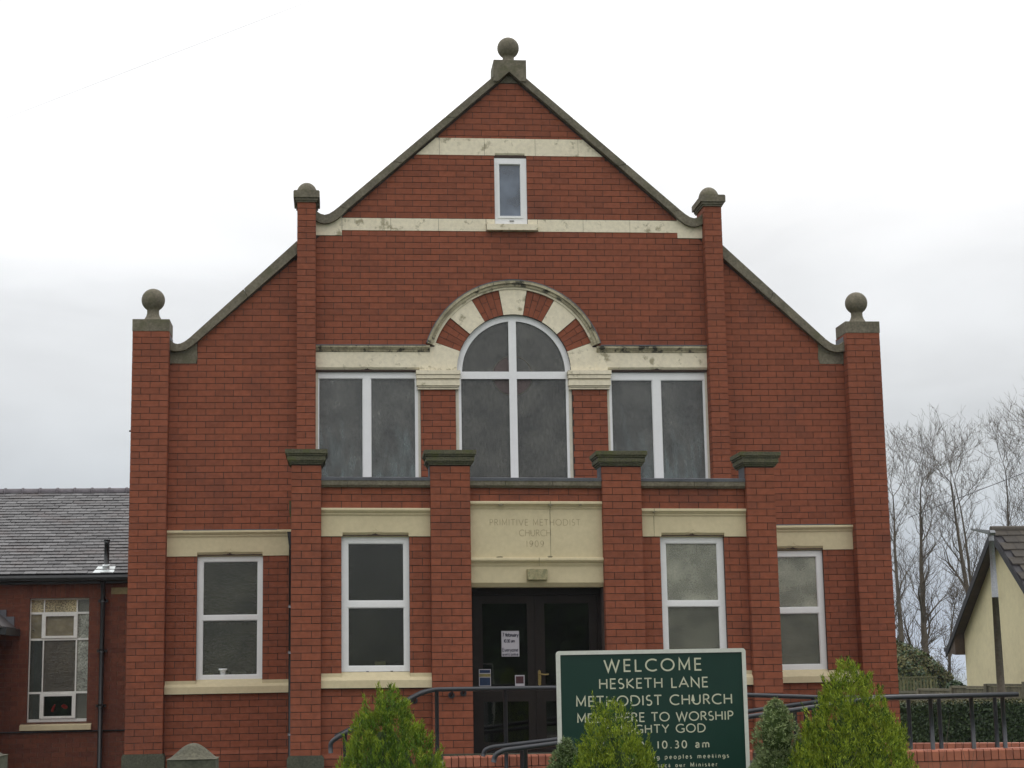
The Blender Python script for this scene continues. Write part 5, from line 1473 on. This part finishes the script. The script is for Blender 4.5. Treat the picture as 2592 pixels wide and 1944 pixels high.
fence('picket_fence', [(13.05, 25.4, 1.395), (14.75, 25.9, 1.435)], .30, 'mossy picket fence panel in front of the rounded bush', FENCE2, bw=.115, capb=False, posts=False, gap=.055, picket=True)

def leafmass(name, label, cat, x, y, zb, shape, n, size, m, seed, core_m=CONIFD, group=None, m2=None, f2=0.):
    """shape(u,v,R)-> point on/in crown; many leaf-sized faces"""
    R_ = RND(seed); t = empty(name, (x, y, zb), label, cat, group)
    mb = MB(); mb2 = MB()
    for _ in range(n):
        c, nr, tn = shape(R_)
        q = mb2 if R_.random() < f2 else mb
        a = (nr+Vector((R_.gauss(0, .6), R_.gauss(0, .6), R_.gauss(0, .6)))).normalized()
        s1 = a.orthogonal().normalized()*size*R_.uniform(.6, 1.3); s2 = a.cross(s1)*.6
        tt = min(.999, max(0, tn*.6+.4*R_.random()))
        q.face([q.vert(c-s1, tt), q.vert(c+s2, tt), q.vert(c+s1, tt), q.vert(c-s2, tt)])
    mb.build('foliage', m, t, 'stuff')
    if mb2.v: mb2.build('brown_foliage', m2, t, 'stuff')
    return t
# clipped hedge
def hedge_shape(R_):
    x = R_.uniform(5.4, 14.5); y0 = 5.9; k = R_.random(); tn = (sin(x*2.1)*.5+.5)*.5+R_.random()*.5
    if k < .75: return Vector((x, y0+R_.uniform(-.03, .08), R_.uniform(.0, 1.08))), Vector((0, -1, 0)), tn
    if k < .95: return Vector((x, y0+R_.uniform(0, .8), 1.09+R_.uniform(-.03, .035))), Vector((0, 0, 1)), tn
    return Vector((5.4+R_.uniform(-.03, .05), y0+R_.uniform(0, .8), R_.uniform(0, 1.08))), Vector((-1, 0, 0)), tn
hd = leafmass('hedge', 'clipped dark green privet hedge behind the ramp handrail', 'hedge', 10, 6.3, .0, hedge_shape, 52000, .028, HEDGEM, 31)
mb = MB(); mb.box(5.45, 14.45, 5.98, 6.65, .0, 1.05); mb.build('hedge_core', CONIFD, hd)
def hedgetop(R_):
    x = R_.uniform(5.4, 14.5); return Vector((x, 5.9+R_.uniform(-.02, .75), 1.10+R_.uniform(-.02, .05))), Vector((0, 0, 1)), R_.random()
R_ = RND(5); mb = MB()
for _ in range(7000):
    c, nr, tn = hedgetop(R_); a = (nr+Vector((R_.gauss(0, .6), R_.gauss(0, .6), R_.gauss(0, .6)))).normalized(); s1 = a.orthogonal().normalized()*.022; s2 = a.cross(s1)*.6
    mb.face([mb.vert(c-s1, tn), mb.vert(c+s2, tn), mb.vert(c+s1, tn), mb.vert(c-s2, tn)])
mb.build('clipped_top', BROWNL, hd, 'stuff')
def bush_shape(cx, cy, rx, ry, z0, z1):
    def f(R_):
        a = R_.uniform(0, 2*pi); u = R_.random(); k = R_.uniform(.80, 1.06)*(1+.06*sin(5*a+u*6)+.05*sin(11*a+u*13))
        w = max(.0, 1-u**2.4)**.5
        z = z0+(z1-z0)*u*R_.uniform(.95, 1.04)
        return Vector((cx+cos(a)*rx*w*k, cy+sin(a)*ry*w*k, z)), Vector((cos(a)*w, sin(a)*w, u)), .5+.5*sin(3*a+z*4)
    return f
b_ = leafmass('bush', 'large rounded olive green bush beside the church, behind the picket fence', 'bush', 14.2, 30, 0, bush_shape(14.35, 30, 2.3, 2.0, .0, 2.45), 42000, .055, IVY, 41, m2=BROWNL, f2=.72)
mb = MB(); mb.lathe(14.35, 30, [(.01, 1.95), (1.0, 1.8), (1.5, 1.4), (1.75, .8), (1.8, .0)], 20); mb.build('bush_core', CONIFD, b_)
b_ = leafmass('ivy_clump', 'dark green ivy-covered clump at the foot of the bare trees beside the church', 'ivy', 13.6, 33, 0, bush_shape(14.5, 33, 1.9, 1.6, .3, 3.15), 24000, .06, IVY, 42)
mb = MB(); mb.lathe(14.5, 33, [(.01, 2.5), (.8, 2.3), (1.2, 1.8), (1.4, 1), (1.45, .1)], 16); mb.build('ivy_core', CONIFD, b_)
leafmass('shrub', 'small bright green shrub peeping over the fence in the gap before the far view', 'shrub', 14.35, 23.2, .6, bush_shape(14.3, 23.2, .34, .3, .7, 1.27), 900, .05, IVY, 43)
R_ = RND(9); t = empty('shrub', (13.35, 14.3, 1.1), 'purple-brown spiky shrub beside the foot of the street lamp', 'shrub'); mb = MB()
for _ in range(60):
    x = 12.15+abs(R_.gauss(.5, .35)); y = 12.6+R_.uniform(-.2, .2); h = .15+.42*min(1, max(0, (x-12.0)))
    p = Vector((x, y, 1.15)); q = p+Vector((R_.uniform(-.2, -.02), 0, h+R_.uniform(-.08, .08)))
    mb.tube([p, (p+q)/2+Vector((.02, 0, 0)), q], [.014, .012, .004], 4, tone=R_.random(), caps=False)
mb.build('stems', PURPLE, t)

# ---- bare trees
def bare_tree(x, y, zb, h, seed, label, lean=(0, 0), r0=.16, levels=5, spread=.55, first=.30):
    R_ = RND(seed); t = empty('bare_tree', (x, y, zb), label, 'tree', 'leafless trees behind the cream house')
    trunk, br = MB(), MB()
    def grow(p, d, ln, r, lev, mb):
        n = 5 if lev < 2 else (4 if lev < 4 else 3)
        pts = [p.copy()]; rs = [r]; kids = []
        for k in range(n):
            d = (d+Vector((R_.gauss(0, .24), R_.gauss(0, .24), R_.gauss(0, .10)+.10))).normalized()
            p = p+d*ln/n; pts.append(p.copy()); rr = r*(1-.62*(k+1)/n); rs.append(rr)
            kids.append((p.copy(), d.copy(), rr))
        mb.tube(pts, rs, 6 if lev < 2 else (4 if lev < 4 else 3), caps=False, smooth=lev < 3)
        if lev >= levels: return
        for k, (q, dd, rr) in enumerate(kids):
            if lev == 0 and k < 1: continue
            cnt_ = (2 if lev < 2 else (R_.choice((1, 1, 2)) if lev < 4 else R_.choice((0, 0, 1))))
            if k == len(kids)-1: cnt_ += 1
            for _ in range(cnt_):
                a = R_.uniform(0, 2*pi); sp = R_.uniform(.6, 1.1)*spread*(1.4 if lev >= 2 else 1)
                o_ = dd.orthogonal().normalized(); o2 = dd.cross(o_)
                e = (dd+(o_*cos(a)+o2*sin(a))*sp*1.3+Vector((0, 0, .28))).normalized()
                grow(q, e, ln*R_.uniform(.48, .70)*(.72 if lev == 0 else 1), max(.006, rr*R_.uniform(.50, .72)), lev+1, br)
    # main stem in two stages
    p = Vector((x, y, zb)); d = Vector((lean[0], lean[1], 1)).normalized()
    pts = [p.copy()]; rs = [r0]; n = 9; forks = []
    for k in range(n):
        d = (d+Vector((R_.gauss(0, .045), R_.gauss(0, .04), .05))).normalized(); p = p+d*h/n; pts.append(p.copy()); rs.append(max(.02, r0*(1-.88*((k+1)/n)))); 
        if k >= int(n*first)-1: forks.append((p.copy(), d.copy(), rs[-1], k))
    trunk.tube(pts, rs, 8, caps=True)
    for (q, dd, rr, k) in forks:
        for _ in range(R_.choice((1, 2, 2)) if k < n-1 else 3):
            a = R_.uniform(0, 2*pi); o_ = dd.orthogonal().normalized(); o2 = dd.cross(o_)
            e = (dd*.9+(o_*cos(a)+o2*sin(a))*R_.uniform(.45, .9)+Vector((0, 0, .25))).normalized()
            grow(q, e, h*R_.uniform(.13, .24)*(1-.3*k/n), max(.014, rr*R_.uniform(.35, .6)), 2, br)
    trunk.build('trunk', BARK, t); br.build('crown', BARK, t)
    return t
TY = 39.8
bare_tree(18.0, TY-1, -.9, 8.9, 101, 'slender leafless tree rising right against the church corner', r0=.15)
bare_tree(19.25, TY, -1, 9.3, 102, 'leafless tree with a straight trunk forking halfway, second from the church', r0=.18)
bare_tree(21.9, TY+1, -1, 9.6, 103, 'leafless tree leaning left behind the house verge', lean=(-.13, 0), r0=.19)
bare_tree(24.5, TY, -1, 10.4, 104, 'leafless tree at the right edge of the photo', lean=(-.07, 0), r0=.18)
bare_tree(22.7, TY+4, -1, 10.0, 105, 'thin leafless tree standing behind the apex of the house roof', r0=.13, lean=(-.03, 0))
bare_tree(26.3, TY+2, -1, 9.9, 107, 'leafless tree just beyond the right edge behind the house', r0=.18, lean=(-.1, 0))
bare_tree(23.6, TY+3, -1, 10.2, 110, 'leafless many-branched tree between the roof apex and the right edge', r0=.14, lean=(.02, 0))
bare_tree(25.3, TY+1, -1, 10.4, 112, 'tall leafless tree whose crown fills the far right edge above the roof', r0=.17, lean=(-.02, 0))
bare_tree(18.6, TY-4, -.6, 4.4, 108, 'low tangled leafless thorn beside the church corner', r0=.10, spread=.9, first=.2)
bare_tree(20.0, TY-5, -.6, 4.0, 109, 'low tangled leafless thorn nearer the cream house', r0=.09, spread=.95, first=.2, lean=(.15, 0))

# across the road, behind the camera: what the door and lower windows mirror
def belt(R_):
    x = R_.uniform(-45, 45); hmax = 5.2+1.3*sin(x*.35)+.8*sin(x*.9+1); z = R_.uniform(0, hmax)
    return Vector((x, -37.5+R_.uniform(-.8, .5), z)), Vector((0, 1, .3)), R_.random()
R_ = RND(77); mb = MB()
for _ in range(15000):
    c, nr, tn = belt(R_); a = (nr+Vector((R_.gauss(0, .6), R_.gauss(0, .6), R_.gauss(0, .6)))).normalized(); s1 = a.orthogonal().normalized()*R_.uniform(.10, .28); s2 = a.cross(s1)*.7
    mb.face([mb.vert(c-s1, tn), mb.vert(c+s2, tn), mb.vert(c+s1, tn), mb.vert(c-s2, tn)])
tb = mb.build('tree_belt', IVY, None, 'stuff'); tag(tb, 'evergreen belt of trees along the far side of the road', 'trees')
mb = MB()
for k in range(30):
    x = -45+3*k; mb.box(x, x+3, -39.5, -38.2, 0, 3.8+1.2*sin(x*.35)+.7*sin(x*.9+1))
mb.build('undergrowth', CONIFD, tb)
# overhead wires
def wire(a, b, sag, r, label):
    A, B = Vector(a), Vector(b); mb = MB()
    mb.tube([A.lerp(B, t/24)-Vector((0, 0, sag*4*(t/24)*(1-t/24))) for t in range(25)], r, 5); o = mb.build('overhead_wire', WIREM); tag(o, label, 'wire')
def along(px, py, d):
    f = cf+cr2*((px-1296)/FPX)-cu2*((py-972)/FPX); k = d/f.y; return CAM+f*k
wire(along(-260, 405, 26), along(1050, -100, 22), .0, .0016, 'thin overhead wire crossing the white sky at upper left')
wire(along(2300, 1310, 58), along(2760, 1132, 44), .0, .011, 'dark overhead wire slanting through the bare trees on the right')

# air: one closed box of thin haze round everything
mb = MB(); mb.box(-6500, 6500, -2600, 6900, -60, 40)
hz = mb.build('haze', BARK, None, 'stuff'); hz['label'] = 'thin pale haze filling the air towards the far farmland'; hz['category'] = 'haze'
hz.data.materials.clear()
hm = bpy.data.materials.new('haze_air'); hm.use_nodes = True; t_ = hm.node_tree; t_.nodes.clear()
o_ = t_.nodes.new('ShaderNodeOutputMaterial'); pv_ = t_.nodes.new('ShaderNodeVolumePrincipled')
pv_.inputs['Density'].default_value = .00030; pv_.inputs['Color'].default_value = (.80, .88, 1.0, 1)
t_.links.new(pv_.outputs[0], o_.inputs['Volume']); hz.data.materials.append(hm)
